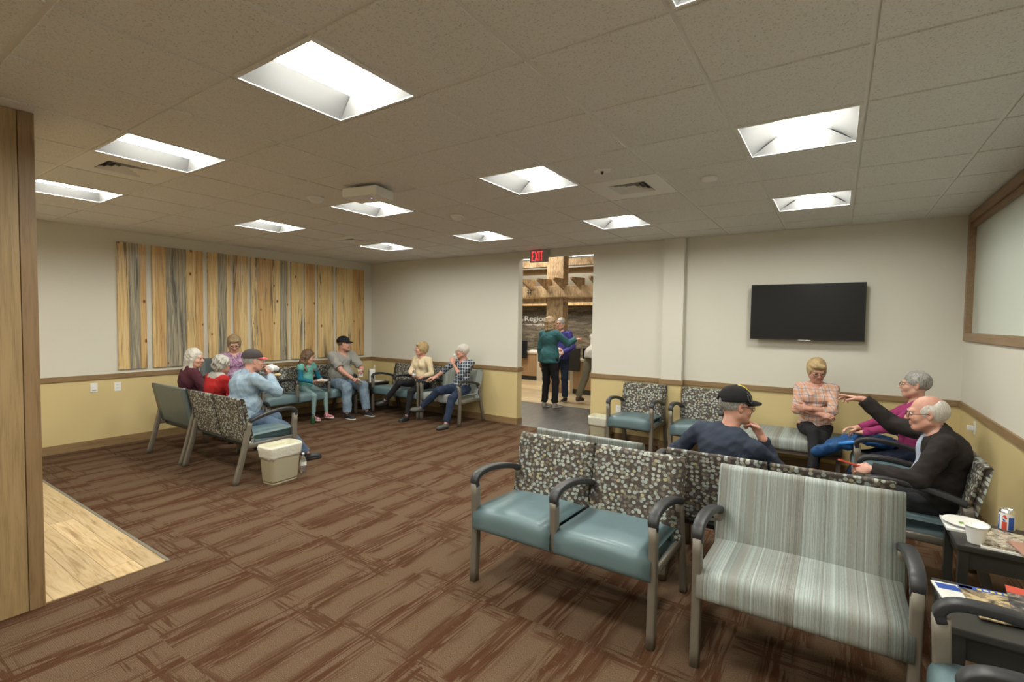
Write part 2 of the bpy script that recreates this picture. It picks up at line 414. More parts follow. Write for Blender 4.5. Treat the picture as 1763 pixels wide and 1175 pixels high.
rail('baseboard_right', [((XR-.014, -8, 0), (XR, 0, BH))], railYM)
# small yellow corner guards beside the opening
mb = MB(); mb.box((X0-.002, -.004, .105), (X0+.003, .132, .86)); mb.box((X1-.003, -.004, .105), (X1+.002, .132, .86)); struct('trim_6', mb, yelM)

# interior window on the right wall
wf = MB()
wf.box((XR-.02, WY0-.1, 1.525), (XR+.04, -.07, WZ0), 0, .004)
wf.box((XR-.02, -.155, WZ0), (XR+.04, -.07, H-.01), 0, .004)
wf.box((XR-.02, WY0-.1, WZ0), (XR+.04, WY0, H-.01), 0, .004)
wf.box((XR-.02, WY0, WZ1+.03), (XR+.04, -.155, H-.01), 0, .004)
wf.box((XR, WY0, WZ1-.02), (XR+.04, -.155, WZ1+.028), 0, .004)
wn_ = bpy.data.objects.new('window_1', None); C.objects.link(wn_); wn_['kind'] = 'structure'
wf.build('window_frame', winM, wn_)
MB().box((XR+.03, WY0, WZ0-.01), (XR+.045, -.15, WZ1+.0)).build('pane', frostM, wn_)

# ceiling: tiles, grid bars, troffers
GX0 = .48 - G; GY0 = -5.3654
cells = set()
for kx in (2, 5, 8, 11):
    for r in (0, 3, 6, -3, -6): cells.add((kx, r))
VC = {(9, 4): 1, (4, 0): 1, (2, 5): 1}
tl = MB(); g = .011
for kx in range(-1, 15):
    x0 = max(.48+G*kx, 0); x1 = min(.48+G*(kx+1), XR)
    if x1 <= x0+.02: continue
    for r in range(-8, 10):
        y0 = max(GY0+G*r, YN); y1 = min(GY0+G*(r+1), 0)
        if y1 <= y0+.02 or (kx, r) in cells or (kx, r) in VC: continue
        tl.add([(x0+g, y0+g, H), (x1-g, y0+g, H), (x1-g, y1-g, H), (x0+g, y1-g, H), (x0+g, y0+g, H+.02), (x1-g, y0+g, H+.02), (x1-g, y1-g, H+.02), (x0+g, y1-g, H+.02)],
               [(0, 3, 2, 1), (0, 1, 5, 4), (1, 2, 6, 5), (2, 3, 7, 6), (3, 0, 4, 7)])
struct('ceiling', tl, tileM)
gb = MB(); wdt = .0125
for kx in range(0, 15):
    x = .48+G*kx
    if x < XR: gb.box((x-wdt, YN, H+.007), (x+wdt, 0, H+.03))
for r in range(-7, 10):
    y = GY0+G*r
    if y < 0: gb.box((0, y-wdt, H+.0075), (XR, y+wdt, H+.0295))
gb.box((0, YN, H+.004), (.015, 0, H+.02)); gb.box((XR-.015, YN, H+.004), (XR, 0, H+.02)); gb.box((0, -.015, H+.004), (XR, 0, H+.02))
struct('trim_7', gb, gridM)
struct('ceiling_slab', MB().box((-.13, YN-.13, H+.22), (XR+.13, .13, H+.3)), wallM)

def troffer_meshes():
    w = G/2-.011
    fr = MB()
    # flange
    for a, b in (((-w, -w), (w, -w+.014)), ((-w, w-.014), (w, w)), ((-w, -w+.014), (-w+.014, w-.014)), ((w-.014, -w+.014), (w, w-.014))):
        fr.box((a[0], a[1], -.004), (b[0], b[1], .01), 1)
    i = w-.014; t = .118; d = .085
    # curved side reflectors rising to the ledge beside the lens
    n = 8
    for sgn in (-1, 1):
        vs = []; fs = []
        for k in range(n+1):
            u = k/n; x = sgn*(i-(i-t)*u); z = d*math.sin(u*PI/2)
            vs += [(x, -i, z), (x, i, z)]
        for k in range(n):
            f = (2*k, 2*k+1, 2*k+3, 2*k+2); fs.append(f if sgn > 0 else f[::-1])
        fr.add(vs, fs, 0, True)
    for sgn in (-1, 1):
        fr.add([(-i, sgn*i, 0), (i, sgn*i, 0), (t+.02, sgn*(i-.045), d), (-t-.02, sgn*(i-.045), d)], [(0, 1, 2, 3)])
    fr.box((-i, -i, d+.001), (i, i, d+.02))
    ln = MB(); vs = []; fs = []; L = i-.05
    for k in range(13):
        a = -1+2*k/12; x = a*t; z = d-.002-.045*math.sqrt(max(0, 1-a*a))
        for j, yy in enumerate((-L-.004, -L+.03*(1-abs(a))-.0, L-.03*(1-abs(a)), L+.004)):
            vs.append((x, yy, d if j in (0, 3) else z))
    for k in range(12):
        for j in range(3): fs.append((k*4+j, k*4+j+1, k*4+5+j, k*4+4+j))
    ln.add(vs, fs, 0, True)
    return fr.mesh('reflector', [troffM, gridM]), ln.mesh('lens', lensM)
tm = troffer_meshes()
rown = {0: 'nearest row ahead', 3: 'middle row', 6: 'farthest row', -3: 'row behind the viewer', -6: 'last row behind the viewer'}
TLAB = {(8, 0): 'largest and nearest square ceiling light, left of centre over the carpet',
 (5, 0): 'square ceiling light left of the nearest one, beside a ceiling vent',
 (2, 0): 'square ceiling light cut off by the wood column at left', (11, 0): 'square ceiling light cut off by the top edge of the photo',
 (2, 3): 'small square ceiling light above the leftmost pine wall panels', (5, 3): 'square ceiling light just beyond the white box on the ceiling',
 (8, 3): 'square ceiling light right of the white ceiling box, before the exit sign', (11, 3): 'large square ceiling light at upper right before the television',
 (2, 6): 'smallest square ceiling light, nearest the left corner', (5, 6): 'square ceiling light straight above the corner with the blonde woman',
 (8, 6): 'square ceiling light right of the exit sign near the back wall', (11, 6): 'square ceiling light right above the television'}
for (kx, r) in sorted(cells):
    x = .48+G*(kx+.5); y = GY0+G*(r+.5)
    if y-G/2 < YN: continue
    t = thing('ceiling_light', TLAB.get((kx, r), 'square recessed ceiling light behind the viewer'), 'ceiling light', (x, y, H), 0, 'square lights in the tiled ceiling')
    for me, nm in ((tm[0], 'reflector'), (tm[1], 'lens')):
        o = bpy.data.objects.new(nm, me); C.objects.link(o); o.parent = t

# ceiling vents
def vent(kx, r, label):
    x = .48+G*(kx+.5); y = GY0+G*(r+.5)
    t = thing('ceiling_vent', label, 'vent', (x, y, H), 0, 'air vents in the ceiling')
    a = G/2-g; q = .15
    mb = MB()
    for b, c in (((-a, -a), (a, -q)), ((-a, q), (a, a)), ((-a, -q), (-q, q)), ((q, -q), (a, q))): mb.box((*b, 0), (*c, .012))
    mb.build('panel', gridM, t)
    mb = MB()
    for j in range(4):
        s0 = q-.004-j*.035; z = -.002+j*.004
        for sx_, sy_ in ((0, -1), (0, 1), (-1, 0), (1, 0)):
            def P_(u, w_, z_):
                return (u*1.0, sy_*w_, z_) if sx_ == 0 else (sx_*w_, u*1.0, z_)
            mb.add([P_(-s0, s0, z), P_(s0, s0, z), P_(s0-.02, s0-.02, z+.022), P_(-s0+.02, s0-.02, z+.022)], [(0, 1, 2, 3)])
    mb.build('louvre', gridM, t)
    MB().box((-q, -q, .03), (q, q, .04)).build('duct', blackM, t)
vent(9, 4, 'square ceiling vent right of the exit sign, before the television')
vent(4, 0, 'square ceiling vent beside the light at upper left')
vent(2, 5, 'square ceiling vent at far left, above the pine panels')

# wood clad cabinet end at left
t = thing('wood_cabinet', 'tall light oak cabinet end rising to the ceiling at the left edge', 'cabinet', (3.5, -6.5, 0))
MB().box((-.45, -.9, .0), (.48, .75, H-.002), 0).build('body', colM, t)
MB().box((.48, -.9, .0), (.505, .696, H-.003), 0).build('side_panel', colM, t)
MB().box((.48, .699, .0), (.513, .765, H-.003), 0, .003).build('edge_trim', colEdge, t)

# pine panels on the left wall
PP = [(-4.118, -3.805), (-3.735, -3.10), (-3.036, -2.716), (-2.664, -2.453), (-2.398, -1.775), (-1.722, -1.518), (-1.474, -1.272), (-1.214, -.89), (-.828, -.195)]
PL = ['leftmost pine panel, grey stained on its left edge', 'wide pale pine panel with large knots, second from the left', 'medium pine panel with a dark grey board, third from the left',
 'narrow pine panel behind the woman in purple', 'wide pine panel with many small knots in the middle of the wall', 'narrow orange pine panel right of the wide middle one',
 'narrow pine panel above the girl in teal', 'dark stained pine panel left of the man in the cap', 'rightmost pine panel, in the corner behind the man in the cap']
for i, (a, b) in enumerate(PP):
    t_ = MB().box((.004, a, .970), (.028, b, 2.614), 0, .002).build('pine_panel', pine(i)); tag(t_, PL[i], 'wall panel', 'pine panels on the left wall')

# ---------------------------------------------------------------- seating
def cushion(mb, prof, x0, x1, r, crown=0., mi=0, n=26):
    """profile (y,z) swept along x, ends rounded by inset r"""
    P = np.array(prof); c = P.mean(0); ext = (P.max(0)-P.min(0))/2
    W = x1-x0; xs = []
    K = 6
    for k in range(K+1):
        a = PI/2*k/K; xs.append((x0+r*(1-math.sin(a)), r*(1-math.cos(a)) if False else r*(1-math.cos(PI/2-a))))
    mids = [x0+r+(W-2*r)*k/8 for k in range(1, 8)]
    secs = [(x, i) for x, i in xs] + [(x, 0) for x in mids] + [(x0+x1-x, i) for x, i in xs[::-1]]
    vs = []; N = len(P)
    # inward normals
    nx = np.roll(P, -1, 0)-np.roll(P, 1, 0); nn = np.stack([-nx[:, 1], nx[:, 0]], 1); nn /= np.linalg.norm(nn, axis=1)[:, None]
    area_ = np.sum(P[:, 0]*np.roll(P[:, 1], -1)-np.roll(P[:, 0], -1)*P[:, 1])
    if area_ < 0: nn = -nn
    for x, ins in secs:
        u = (x-(x0+x1)/2)/(W/2); Q = P+nn*min(ins, ext.min()*.85)
        for y, z in Q:
            up_ = crown*max(0, 1-u*u)*(1 if z > c[1] else 0) if crown else 0
            vs.append((x, y, z+up_))
    fs = []
    for i in range(len(secs)-1):
        for k in range(N):
            k2 = (k+1) % N; f = (i*N+k, i*N+k2, (i+1)*N+k2, (i+1)*N+k); fs.append(f[::-1] if area_ < 0 else f)
    e0 = tuple(range(N)); e1 = tuple((len(secs)-1)*N+k for k in range(N))
    fs += [e0[::-1] if area_ > 0 else e0, e1 if area_ > 0 else e1[::-1]]
    # orientation: reverse everything (sweep along +x of a ccw yz loop)
    fs = [f[::-1] for f in fs]
    mb.add(vs, fs, mi, True)
def rloop(pts, rad, n=5):
    """rounded polygon; pts with per-corner radius"""
    out = []; L = len(pts)
    for i in range(L):
        p = Vector(pts[i]); a = Vector(pts[i-1]); b = Vector(pts[(i+1) % L]); r = rad[i] if hasattr(rad, '__len__') else rad
        da = (a-p).normalized(); db = (b-p).normalized(); half = da.angle(db)/2; t = min(r/math.tan(half), (a-p).length*.48, (b-p).length*.48)
        p0 = p+da*t; p1 = p+db*t
        for k in range(n+1):
            u = k/n; q = p0*(1-u)**2+p*2*u*(1-u)+p1*u*u; out.append(tuple(q))
    # subdivide long edges
    res = []
    for i in range(len(out)):
        a = Vector(out[i]); b = Vector(out[(i+1) % len(out)]); d = (b-a).length; m_ = max(1, int(d/.05))
        if d < 1e-6: continue
        for k in range(m_): res.append(tuple(a.lerp(b, k/m_)))
    return res
def sweep(mb, pts, w, t, x=0, mi=0, smooth=True):
    """flat bar in the yz plane at x; w = width along x, t = thickness in plane (scalar or list)"""
    pts = [Vector((p[0], p[1])) for p in pts]; L = len(pts); vs = []; fs = []
    sec = []
    for sx_, sy_ in ((-1, -1), (1, -1), (1, 1), (-1, 1)):
        for k in range(3):
            a = {(-1, -1): PI, (1, -1): 1.5*PI, (1, 1): 0, (-1, 1): .5*PI}[(sx_, sy_)]+k*PI/4
            sec.append((sx_, sy_, math.cos(a), math.sin(a)))
    for i, p in enumerate(pts):
        d = (pts[min(i+1, L-1)]-pts[max(i-1, 0)]).normalized(); nrm = Vector((-d.y, d.x))
        tt = t[i] if hasattr(t, '__len__') else t; ww = w[i] if hasattr(w, '__len__') else w
        br = min(.008, tt*.35, ww*.35)
        for sx_, sy_, ca, sa in sec:
            a = sx_*(ww/2-br)+ca*br; b = sy_*(tt/2-br)+sa*br
            q = p+nrm*b; vs.append((x+a, q.x, q.y))
    n = 12
    for i in range(L-1):
        for k in range(n):
            k2 = (k+1) % n; fs.append((i*n+k, (i+1)*n+k, (i+1)*n+k2, i*n+k2))
    fs += [tuple(range(n)), tuple((L-1)*n+k for k in range(n-1, -1, -1))]
    mb.add(vs, fs, mi, smooth)
def spl(pts, n=6):
    out = []; L = len(pts)
    for i in range(L-1):
        p0 = Vector(pts[max(i-1, 0)]); p1 = Vector(pts[i]); p2 = Vector(pts[i+1]); p3 = Vector(pts[min(i+2, L-1)])
        for k in range(n):
            u = k/n
            out.append(.5*((2*p1)+(-p0+p2)*u+(2*p0-5*p1+4*p2-p3)*u*u+(-p0+3*p1-3*p2+p3)*u**3))
    out.append(Vector(pts[-1])); return [tuple(q) for q in out]

def seating(label, cat, seats, sm, bm_, loc, rz, group, seatw=None, back_top=.852, zs=0., arms=True, W=None):
    """unit with seats side by side; front is local -y"""
    nS = len(seats); W = W or sum(seats); t = thing('waiting_chair' if nS == 1 else 'waiting_bench', label, cat, (loc[0], loc[1], 0), rz, group)
    x = -W/2; edges = [x]
    for s_ in seats: x += s_*W/sum(seats); edges.append(x)
    lw = .042
    def seatprof():
        return rloop([(-.348, .335+zs), (-.348, .478+zs), (.15, .462+zs), (.15, .355+zs), (-.2, .335+zs)], [.04, .068, .03, .02, .06])
    def backprof():
        bt = back_top+zs
        return rloop([(.125, .385+zs), (.232, bt-.006), (.285, bt+.004), (.190, .39+zs)], [.025, .03, .025, .03])
    for i in range(nS):
        a, b = edges[i], edges[i+1]
        mb = MB(); cushion(mb, seatprof(), a+(.024 if i == 0 else .012), b-(.024 if i == nS-1 else .012), .05, .012); o = mb.build('seat', sm, t)
        mb = MB(); cushion(mb, backprof(), a+(.012 if i == 0 else .008), b-(.012 if i == nS-1 else .008), .028); mb.build('backrest', bm_, t)
    armp = spl([(-.315, .612), (-.322, .645), (-.302, .674), (-.25, .690), (-.14, .690), (0, .668), (.12, .635), (.175, .612)], 5)
    armp = [(y, z+zs) for y, z in armp]
    for i, e in enumerate(edges):
        endp = i in (0, nS); xx = e + (lw/2+.0 if i == 0 else (-lw/2 if i == nS else 0))
        zb = 0 if endp else .335+zs
        mb = MB(); z = [zb+(.63+zs-zb)*k/8 for k in range(9)]
        sweep(mb, [(-.318+.012*math.sin(PI*zz/.66)-(.0 if zz > .5 else .0), zz) for zz in z], lw, .052, xx)
        mb.build('leg' if endp else 'arm_post', metalM, t)
        if endp:
            mb = MB(); sweep(mb, spl([(.325, 0), (.262, .22), (.215, .42+zs), (.178, .60+zs)], 4), lw, .05, xx); mb.build('leg', metalM, t)
            mb = MB(); sweep(mb, [(-.30, .375+zs), (.225, .362+zs)], .024, .05, xx); mb.build('side_rail', metalM, t)
        if arms:
            mb = MB(); sweep(mb, armp, [.05]*5+[.054]*(len(armp)-5), [.036]*len(armp), xx); mb.build('armrest', armM, t)
    mb = MB(); mb.box((edges[0]+.03, -.25, .315+zs), (edges[-1]-.03, -.21, .345+zs)); mb.box((edges[0]+.03, .10, .33+zs), (edges[-1]-.03, .14, .36+zs)); mb.build('under_frame', metalM if False else blackM, t)
    return t
gF = 'chairs in the nearest island'; gL = 'chairs of the left group'; gB = 'chairs along the back wall'; gR = 'chairs along the right wall'
seating('nearest two-seat waiting bench, dotted brown backs and teal seats, empty and facing the camera', 'bench', [.59, .59], vinM, dotM, (6.41, -3.80), 0, gF)
seating('extra wide empty chair in grey-green stripes, nearest the end tables', 'chair', [.86], stripeM, stripeM, (7.603, -3.80), 0, gF)
seating('wide striped chair, only its pale back showing behind the nearest bench', 'chair', [.84], stripeM, stripeM, (6.255, -3.09), PI, gF)
seating('dotted two-seat bench facing away, where the man in the black cap sits', 'bench', [.6, .6], vinM, dotM, (7.41, -3.09), PI, gF)
seating('empty single dotted chair with teal seat against the back wall, beside the waste bin', 'chair', [.60], vinM, dotM, (5.60, -.385), 0, gB)
seating('dotted chair against the back wall, half hidden by the black cap', 'chair', [.60], vinM, dotM, (6.385, -.385), 0, gB)
seating('two-seat dotted bench by the corner where the blonde woman in cream sits', 'bench', [.58, .58], vinM, dotM, (1.38, -.345), 0, gB)
seating('wide chair with grey-green back by the doorway, where the man in dark plaid sits', 'chair', [.85], stripeM, stripeM, (2.425, -.345), 0, gB)
seating('three-seat dotted bench under the pine panels, with the girl seated in its middle', 'bench', [.57, .57, .57], vinM, dotM, (.41, -1.785), PI/2, gL)
seating('tall blue-grey chair against the left wall behind the white-haired woman', 'chair', [.60], vinB, vinB, (.41, -2.96), PI/2, gL, zs=.17, back_top=.90)
seating('wide chair with plain blue-grey back facing away, under the white-haired woman', 'chair', [.90], vinB, vinB, (1.22, -3.755), PI, gL)
seating('two-seat dotted bench facing away, where the man in the denim shirt eats', 'bench', [.56, .56], vinM, dotM, (2.28, -3.755), PI, gL)
seating('chair on the right wall under the grey-haired woman in magenta', 'chair', [.62], vinM, dotM, (8.21, -1.13), -PI/2, gR)
seating('dotted chair with teal seat under the man in the dark jacket', 'chair', [.64], vinM, dotM, (8.21, -2.40), -PI/2, gR)
seating('chair cut off at the bottom right corner, its black arms and teal seat showing', 'chair', [.46], vinM, dotM, (8.375, -4.49), -PI/2, gR)
# striped backless bench
t = thing('backless_bench', 'long backless striped bench against the back wall, where the woman in checks sits', 'bench', (7.25, -.44, 0))
mb = MB(); cushion(mb, rloop([(-.33, .35), (-.33, .475), (.33, .475), (.33, .35)], [.04, .06, .03, .02]), -.55, .55, .05, .008); mb.build('seat', stripeM, t)
for sx_ in (-1, 1):
    for sy_ in (-1, 1): MB().box((sx_*.52-.02, sy_*.28-.02, 0), (sx_*.52+.02, sy_*.28+.02, .35), 0, .003).build('leg', metalM, t)
MB().box((-.5, -.28, .31), (.5, .28, .348)).build('under_frame', metalM, t)

# ---------------------------------------------------------------- end tables
def end_table(label, x0, x1, y0, y1, h):
    cx, cy_ = (x0+x1)/2, (y0+y1)/2; a, b = (x1-x0)/2, (y1-y0)/2
    t = thing('end_table', label, 'table', (cx, cy_, 0), 0, 'dark end tables')
    MB().box((-a, -b, h-.03), (a, b, h), 0, .006).build('tabletop', darkM, t)
    for sx_ in (-1, 1):
        for sy_ in (-1, 1): MB().box((sx_*(a-.03)-.02, sy_*(b-.03)-.02, 0), (sx_*(a-.03)+.02, sy_*(b-.03)+.02, h-.03), 0, .003).build('leg', darkM, t)
    MB().box((-a+.03, -b+.02, h-.12), (a-.03, b-.02, h-.03)).build('apron', darkM, t)
    MB().box((-a+.02, -b+.02, .14), (a-.02, b-.02, .16)).build('shelf', darkM, t)
TH = .55
end_table('dark end table with the foam cup and the soda can by the right wall', 8.262, 8.72, -3.24, -2.80, TH)
end_table('dark end table spread with magazines at the right edge', 8.10, 8.70, -4.17, -3.74, TH)
end_table('small dark table in the far left corner holding the brochure box', .18, .68, -.66, -.14, .50)

# ---------------------------------------------------------------- text helper
def text_mesh(body, size, depth=.0, bold=0):
    cu = bpy.data.curves.new('t', 'FONT'); cu.body = body; cu.size = size; cu.extrude = depth; cu.offset = bold; cu.resolution_u = 3
    o = bpy.data.objects.new('t', cu); C.objects.link(o)
    dg = bpy.context.evaluated_depsgraph_get(); me = bpy.data.meshes.new_from_object(o.evaluated_get(dg))
    bpy.data.objects.remove(o); return me
def text(name, body, size, M_, m, parent=None, depth=.002, width=None, bold=0, **k):
    me = text_mesh(body, size, depth, bold)
    vs = np.array([v.co[:] for v in me.vertices]); 
    mn, mx = vs.min(0), vs.max(0)
    sx_ = width/(mx[0]-mn[0]) if width else 1
    for v in me.vertices: v.co = M_ @ Vector(((v.co.x-mn[0])*sx_, v.co.y-mn[1], v.co.z))
    me.materials.clear(); me.materials.append(m)
    o = bpy.data.objects.new(name, me); C.objects.link(o)
    if parent: o.parent = parent
    for a, v in k.items(): o[a] = v
    return o
FR = lambda x, y, z: Matrix(((1, 0, 0, x), (0, 0, -1, y), (0, 1, 0, z), (0, 0, 0, 1)))   # facing -y, reading along +x
TOP = lambda x, y, z, a: Matrix.Translation((x, y, z)) @ Matrix.Rotation(a, 4, 'Z')

# exit sign
t = thing('exit_sign', 'red lit EXIT sign hanging from the ceiling at the doorway', 'sign', (3.88, -.05, 2.572))
MB().box((-.155, -.025, 0), (.155, .025, .185), 0, .008).build('housing', exitBox, t)
mb = MB(); sw = .0125; lh = .142; lw_ = .044
def stroke(x0, z0, x1, z1, w_=.0125):
    d = Vector((x1-x0, z1-z0)).normalized()*w_/2; n_ = Vector((-d.y, d.x))
    q = [(x0+n_.x, z0+n_.y), (x0-n_.x, z0-n_.y), (x1-n_.x, z1-n_.y), (x1+n_.x, z1+n_.y)]
    mb.add([(x, -.027, z) for x, z in q]+[(x, -.0245, z) for x, z in q], [(0, 1, 2, 3), (7, 6, 5, 4), (0, 4, 5, 1), (1, 5, 6, 2), (2, 6, 7, 3), (3, 7, 4, 0)])
b_ = .021
for k, ch in enumerate('EXIT'):
    x0 = -.117+[0, .053, .124, .148][k]; x1 = x0+[.042, .060, .0125, .048][k]
    if ch == 'E':
        stroke(x0+sw/2, b_, x0+sw/2, b_+lh)
        for z in (b_+sw/2, b_+lh/2, b_+lh-sw/2): stroke(x0+sw, z, x1-(.006 if z == b_+lh/2 else 0), z)
    elif ch == 'X': stroke(x0+.006, b_, x1-.006, b_+lh, .0115); stroke(x0+.006, b_+lh, x1-.006, b_, .0115)
    elif ch == 'I': stroke(x0+sw/2, b_, x0+sw/2, b_+lh)
    else: stroke(x0, b_+lh-sw/2, x1, b_+lh-sw/2); stroke((x0+x1)/2, b_, (x0+x1)/2, b_+lh-sw)
mb.build('letters', exitM, t)
MB().box((-.06, -.02, .185), (.06, .02, .19)).build('canopy', exitBox, t)
t.children[1].scale = (1, 1, 1)

# television
t = thing('television', 'black flat television mounted on the back wall', 'television', (7.409, -.10, 1.487))
MB().box((-.556, -.012, 0), (.556, .02, .641), 0, .004).build('body', blackM, t)
m = NT('tv_screen'); m.col((.0075, .0075, .009)); m.rough(.28); m.b.inputs['Specular IOR Level'].default_value = .35
MB().box((-.546, -.0135, .014), (.546, -.0125, .631)).build('screen', m.m, t)
MB().box((-.06, -.015, -.004), (.06, -.005, .004), 0, .002).build('chrome_strip', alum, t, label='chrome strip under the screen')
MB().box((-.2, .02, .15), (.2, .1, .5)).build('wall_mount', blackM, t)

# wall plates
def plate(loc, axis, label, cat, kind):
    t = thing('wall_switch' if kind == 'switch' else 'power_outlet', label, cat, loc, {'L': -PI/2, 'B': 0, 'R': PI/2}[axis] if axis != 'L' else PI/2)
    if axis == 'R': t.rotation_euler.z = -PI/2
    # local front is -y
    MB().box((-.036, -.006, -.058), (.036, 0, .058), 0, .003).build('plate', whiteM, t)
    if kind == 'switch': MB().box((-.017, -.010, -.03), (.017, -.005, .035), 0, .002).build('rocker', whiteM, t); MB().box((-.02, -.0075, -.036), (.02, -.005, -.029)).build('gap', inkM, t)
    else:
        for z in (-.02, .02): MB().box((-.016, -.008, z-.013), (.016, -.005, z+.013), 0, .003).build('socket', whiteM, t)
        mb = MB()
        for z in (-.02, .02):
            mb.box((-.008, -.0087, z-.003), (-.005, -.008, z+.006)); mb.box((.005, -.0087, z-.003), (.008, -.008, z+.006))
        mb.build('slots', inkM, t)
    return t
plate((0, -4.37, .76), 'L', 'white wall switch low on the yellow left wall', 'switch', 'switch')
plate((0, -4.128, .752), 'L', 'white power outlet right of the switch on the yellow left wall', 'outlet', 'outlet')
plate((XR, -.645, .76), 'R', 'white double outlet with plugs low on the right wall', 'outlet', 'outlet')
t_ = MB().box((XR-.05, -.64, .735), (XR-.008, -.60, .775), 0, .006).build('power_plug', whiteM); tag(t_, 'white plug pushed into the outlet on the right wall', 'plug')
plate((5.185, 0, .44), 'B', 'white power outlet behind the arm of the empty single chair', 'outlet', 'outlet')

# ceiling gadgets
t = thing('access_point', 'white box with a tiny blue light hanging from the ceiling', 'ceiling device', (4.42, -3.78, H-.10), math.radians(12))
MB().box((-.17, -.12, 0), (.17, .12, .075), 0, .012).build('body', whiteM, t)
MB().box((-.09, -.05, .075), (.09, .08, .1)).build('bracket', blackM, t)
MB().lathe([(.004, -.002), (.004, .002)], (.05, -.02, 0), 8).build('indicator_light', simple('blue_led', (.1, .1, 1), .5, emit=((.25, .3, 1), 6)), t)
def disc(loc, r, label, name, cat, grille=True):
    t = thing(name, label, cat, loc)
    MB().lathe([(r*.55, -.045), (r*.72, -.035), (r*.8, -.018)], n=24).build('sensor', whiteM, t) if grille else None
    MB().lathe([(r*.92, -.02), (r, -.012), (r, 0)], n=28).build('base', whiteM, t)
disc((3.728, -3.802, H), .075, 'round smoke detector left of the white ceiling box', 'smoke_detector', 'detector')
disc((4.361, -2.565, H), .07, 'small round detector right of the light beyond the white box', 'smoke_detector', 'detector')
disc((6.876, -2.614, H), .062, 'flat white disc on the ceiling right of the square vent', 'sprinkler_cover', 'ceiling device', False)
t = thing('sprinkler_bracket', 'small white bracket with a dark sensor near the square vent', 'ceiling device', (6.262, -3.20, H), .4)
MB().box((-.06, -.035, -.01), (.06, .035, 0), 0, .002).build('plate', whiteM, t); MB().lathe([(.006, -.03), (.012, -.012)], n=10).build('sensor', inkM, t)

# ---------------------------------------------------------------- waste bins
def bin_(label, loc, rz, w, d, h, group):
    t = thing('waste_bin', label, 'bin', (loc[0], loc[1], 0), rz, group)
    def rr(a, b, z, r=.045, n=6):
        o = []
        for cx, cy_, s0 in ((a-r, b-r, 0), (-a+r, b-r, 1), (-a+r, -b+r, 2), (a-r, -b+r, 3)):
            for k in range(n): an = PI/2*(s0+k/(n-1)); o.append((cx+r*math.cos(an), cy_+r*math.sin(an), z))
        return o
    def shell(levels, mt, name):
        mb = MB(); vs = []; n = 24
        for a, b, z in levels: vs += rr(a, b, z)
        fs = [(i*n+k, i*n+(k+1) % n, (i+1)*n+(k+1) % n, (i+1)*n+k) for i in range(len(levels)-1) for k in range(n)]
        mb.add(vs, fs, 0, True); o = mb.build(name, mt, t); return o, mb
    a, b = w/2, d/2
    mb = MB(); lv = [(a*.78, b*.80, 0), (a*.80, b*.82, .012), (a*.80, b*.82, .03), (a*.83, b*.84, .035), (a*.95, b*.965, h-.03), (a, b, h-.022), (a, b, h), (a*.965, b*.975, h), (a*.80, b*.82, .02)]
    vs = []; n = 24
    for q in lv: vs += rr(*q)
    fs = [(i*n+k, i*n+(k+1) % n, (i+1)*n+(k+1) % n, (i+1)*n+k) for i in range(len(lv)-1) for k in range(n)]
    fs += [tuple(range(n-1, -1, -1)), tuple((len(lv)-1)*n+k for k in range(n))]
    mb.add(vs, fs, 0, True); mb.build('body', creamP, t)
    rnd = random.Random(3); mb = MB(); vs = []
    prof = [(1.012, 1.01, h+.003), (1.02, 1.015, h-.02), (1.03, 1.02, h-.06), (1.01, 1.01, h-.10), (1.0, 1.0, h-.125)]
    for j, (sa, sb, z) in enumerate(prof):
        for k, (x, y, _) in enumerate(rr(a*sa*(.95 if j > 1 else 1), b*sb*(.97 if j > 1 else 1), z)):
            wv_ = 1+rnd.uniform(-.0, .05)*(j > 0); zz = z+(rnd.uniform(-.02, .02) if j == 4 else 0); vs.append((x*wv_, y*wv_, zz))
    inner = [(x*.93, y*.93, h-.12) for x, y, _ in rr(a, b, 0)]
    fs = [((i+1)*n+k, (i+1)*n+(k+1) % n, i*n+(k+1) % n, i*n+k) for i in range(4) for k in range(n)]
    vs += inner; fs += [(k, (k+1) % n, 5*n+(k+1) % n, 5*n+k) for k in range(n)]
    mb.add(vs, fs, 0, True); o = mb.build('liner', linerM, t, label='crinkled translucent white liner folded over the rim')
    sd = o.modifiers.new('solid', 'SOLIDIFY'); sd.thickness = .0015
    return t
bin_('cream waste bin with a plastic liner beside the man in the denim shirt', (3.03, -3.735), math.radians(4), .235, .36, .385, 'cream waste bins')
bin_('cream waste bin with a white liner beside the doorway', (5.02, -.22), 0, .30, .26, .36, 'cream waste bins')

# bottles
def bottle(label, loc, liquid, cap, h=.21, tilt=None, lab=None):
    t = thing('water_bottle' if liquid is None else 'drink_bottle', label, 'bottle', loc)
    pr = [(.002, .0), (.030, .002), (.033, .012), (.033, .05), (.031, .06), (.033, .07), (.033, .12), (.028, .145), (.014, .178), (.0125, .19)]
    k = h/.21; pr = [(r, z*k) for r, z in pr]
    MB().lathe(pr, n=18).build('body', liquid or clearM, t)
    MB().lathe([(.0145, .188*k), (.0145, .208*k)], n=14).build('cap', cap, t)
    MB().lathe([(.0337, .075*k), (.0337, .115*k)], n=18, caps=False).build('paper_label', lab or paperM, t)
    if tilt: t.rotation_euler = tilt
    return t
bottle('clear water bottle with white cap on the carpet beside the waste bin', (2.955, -3.43, 0), None, whiteM)
bottle('small dark drink bottle with blue cap on the floor by the girl', (.875, -1.90, 0), greenDrink, blueCap, .17, None, greenDrink)

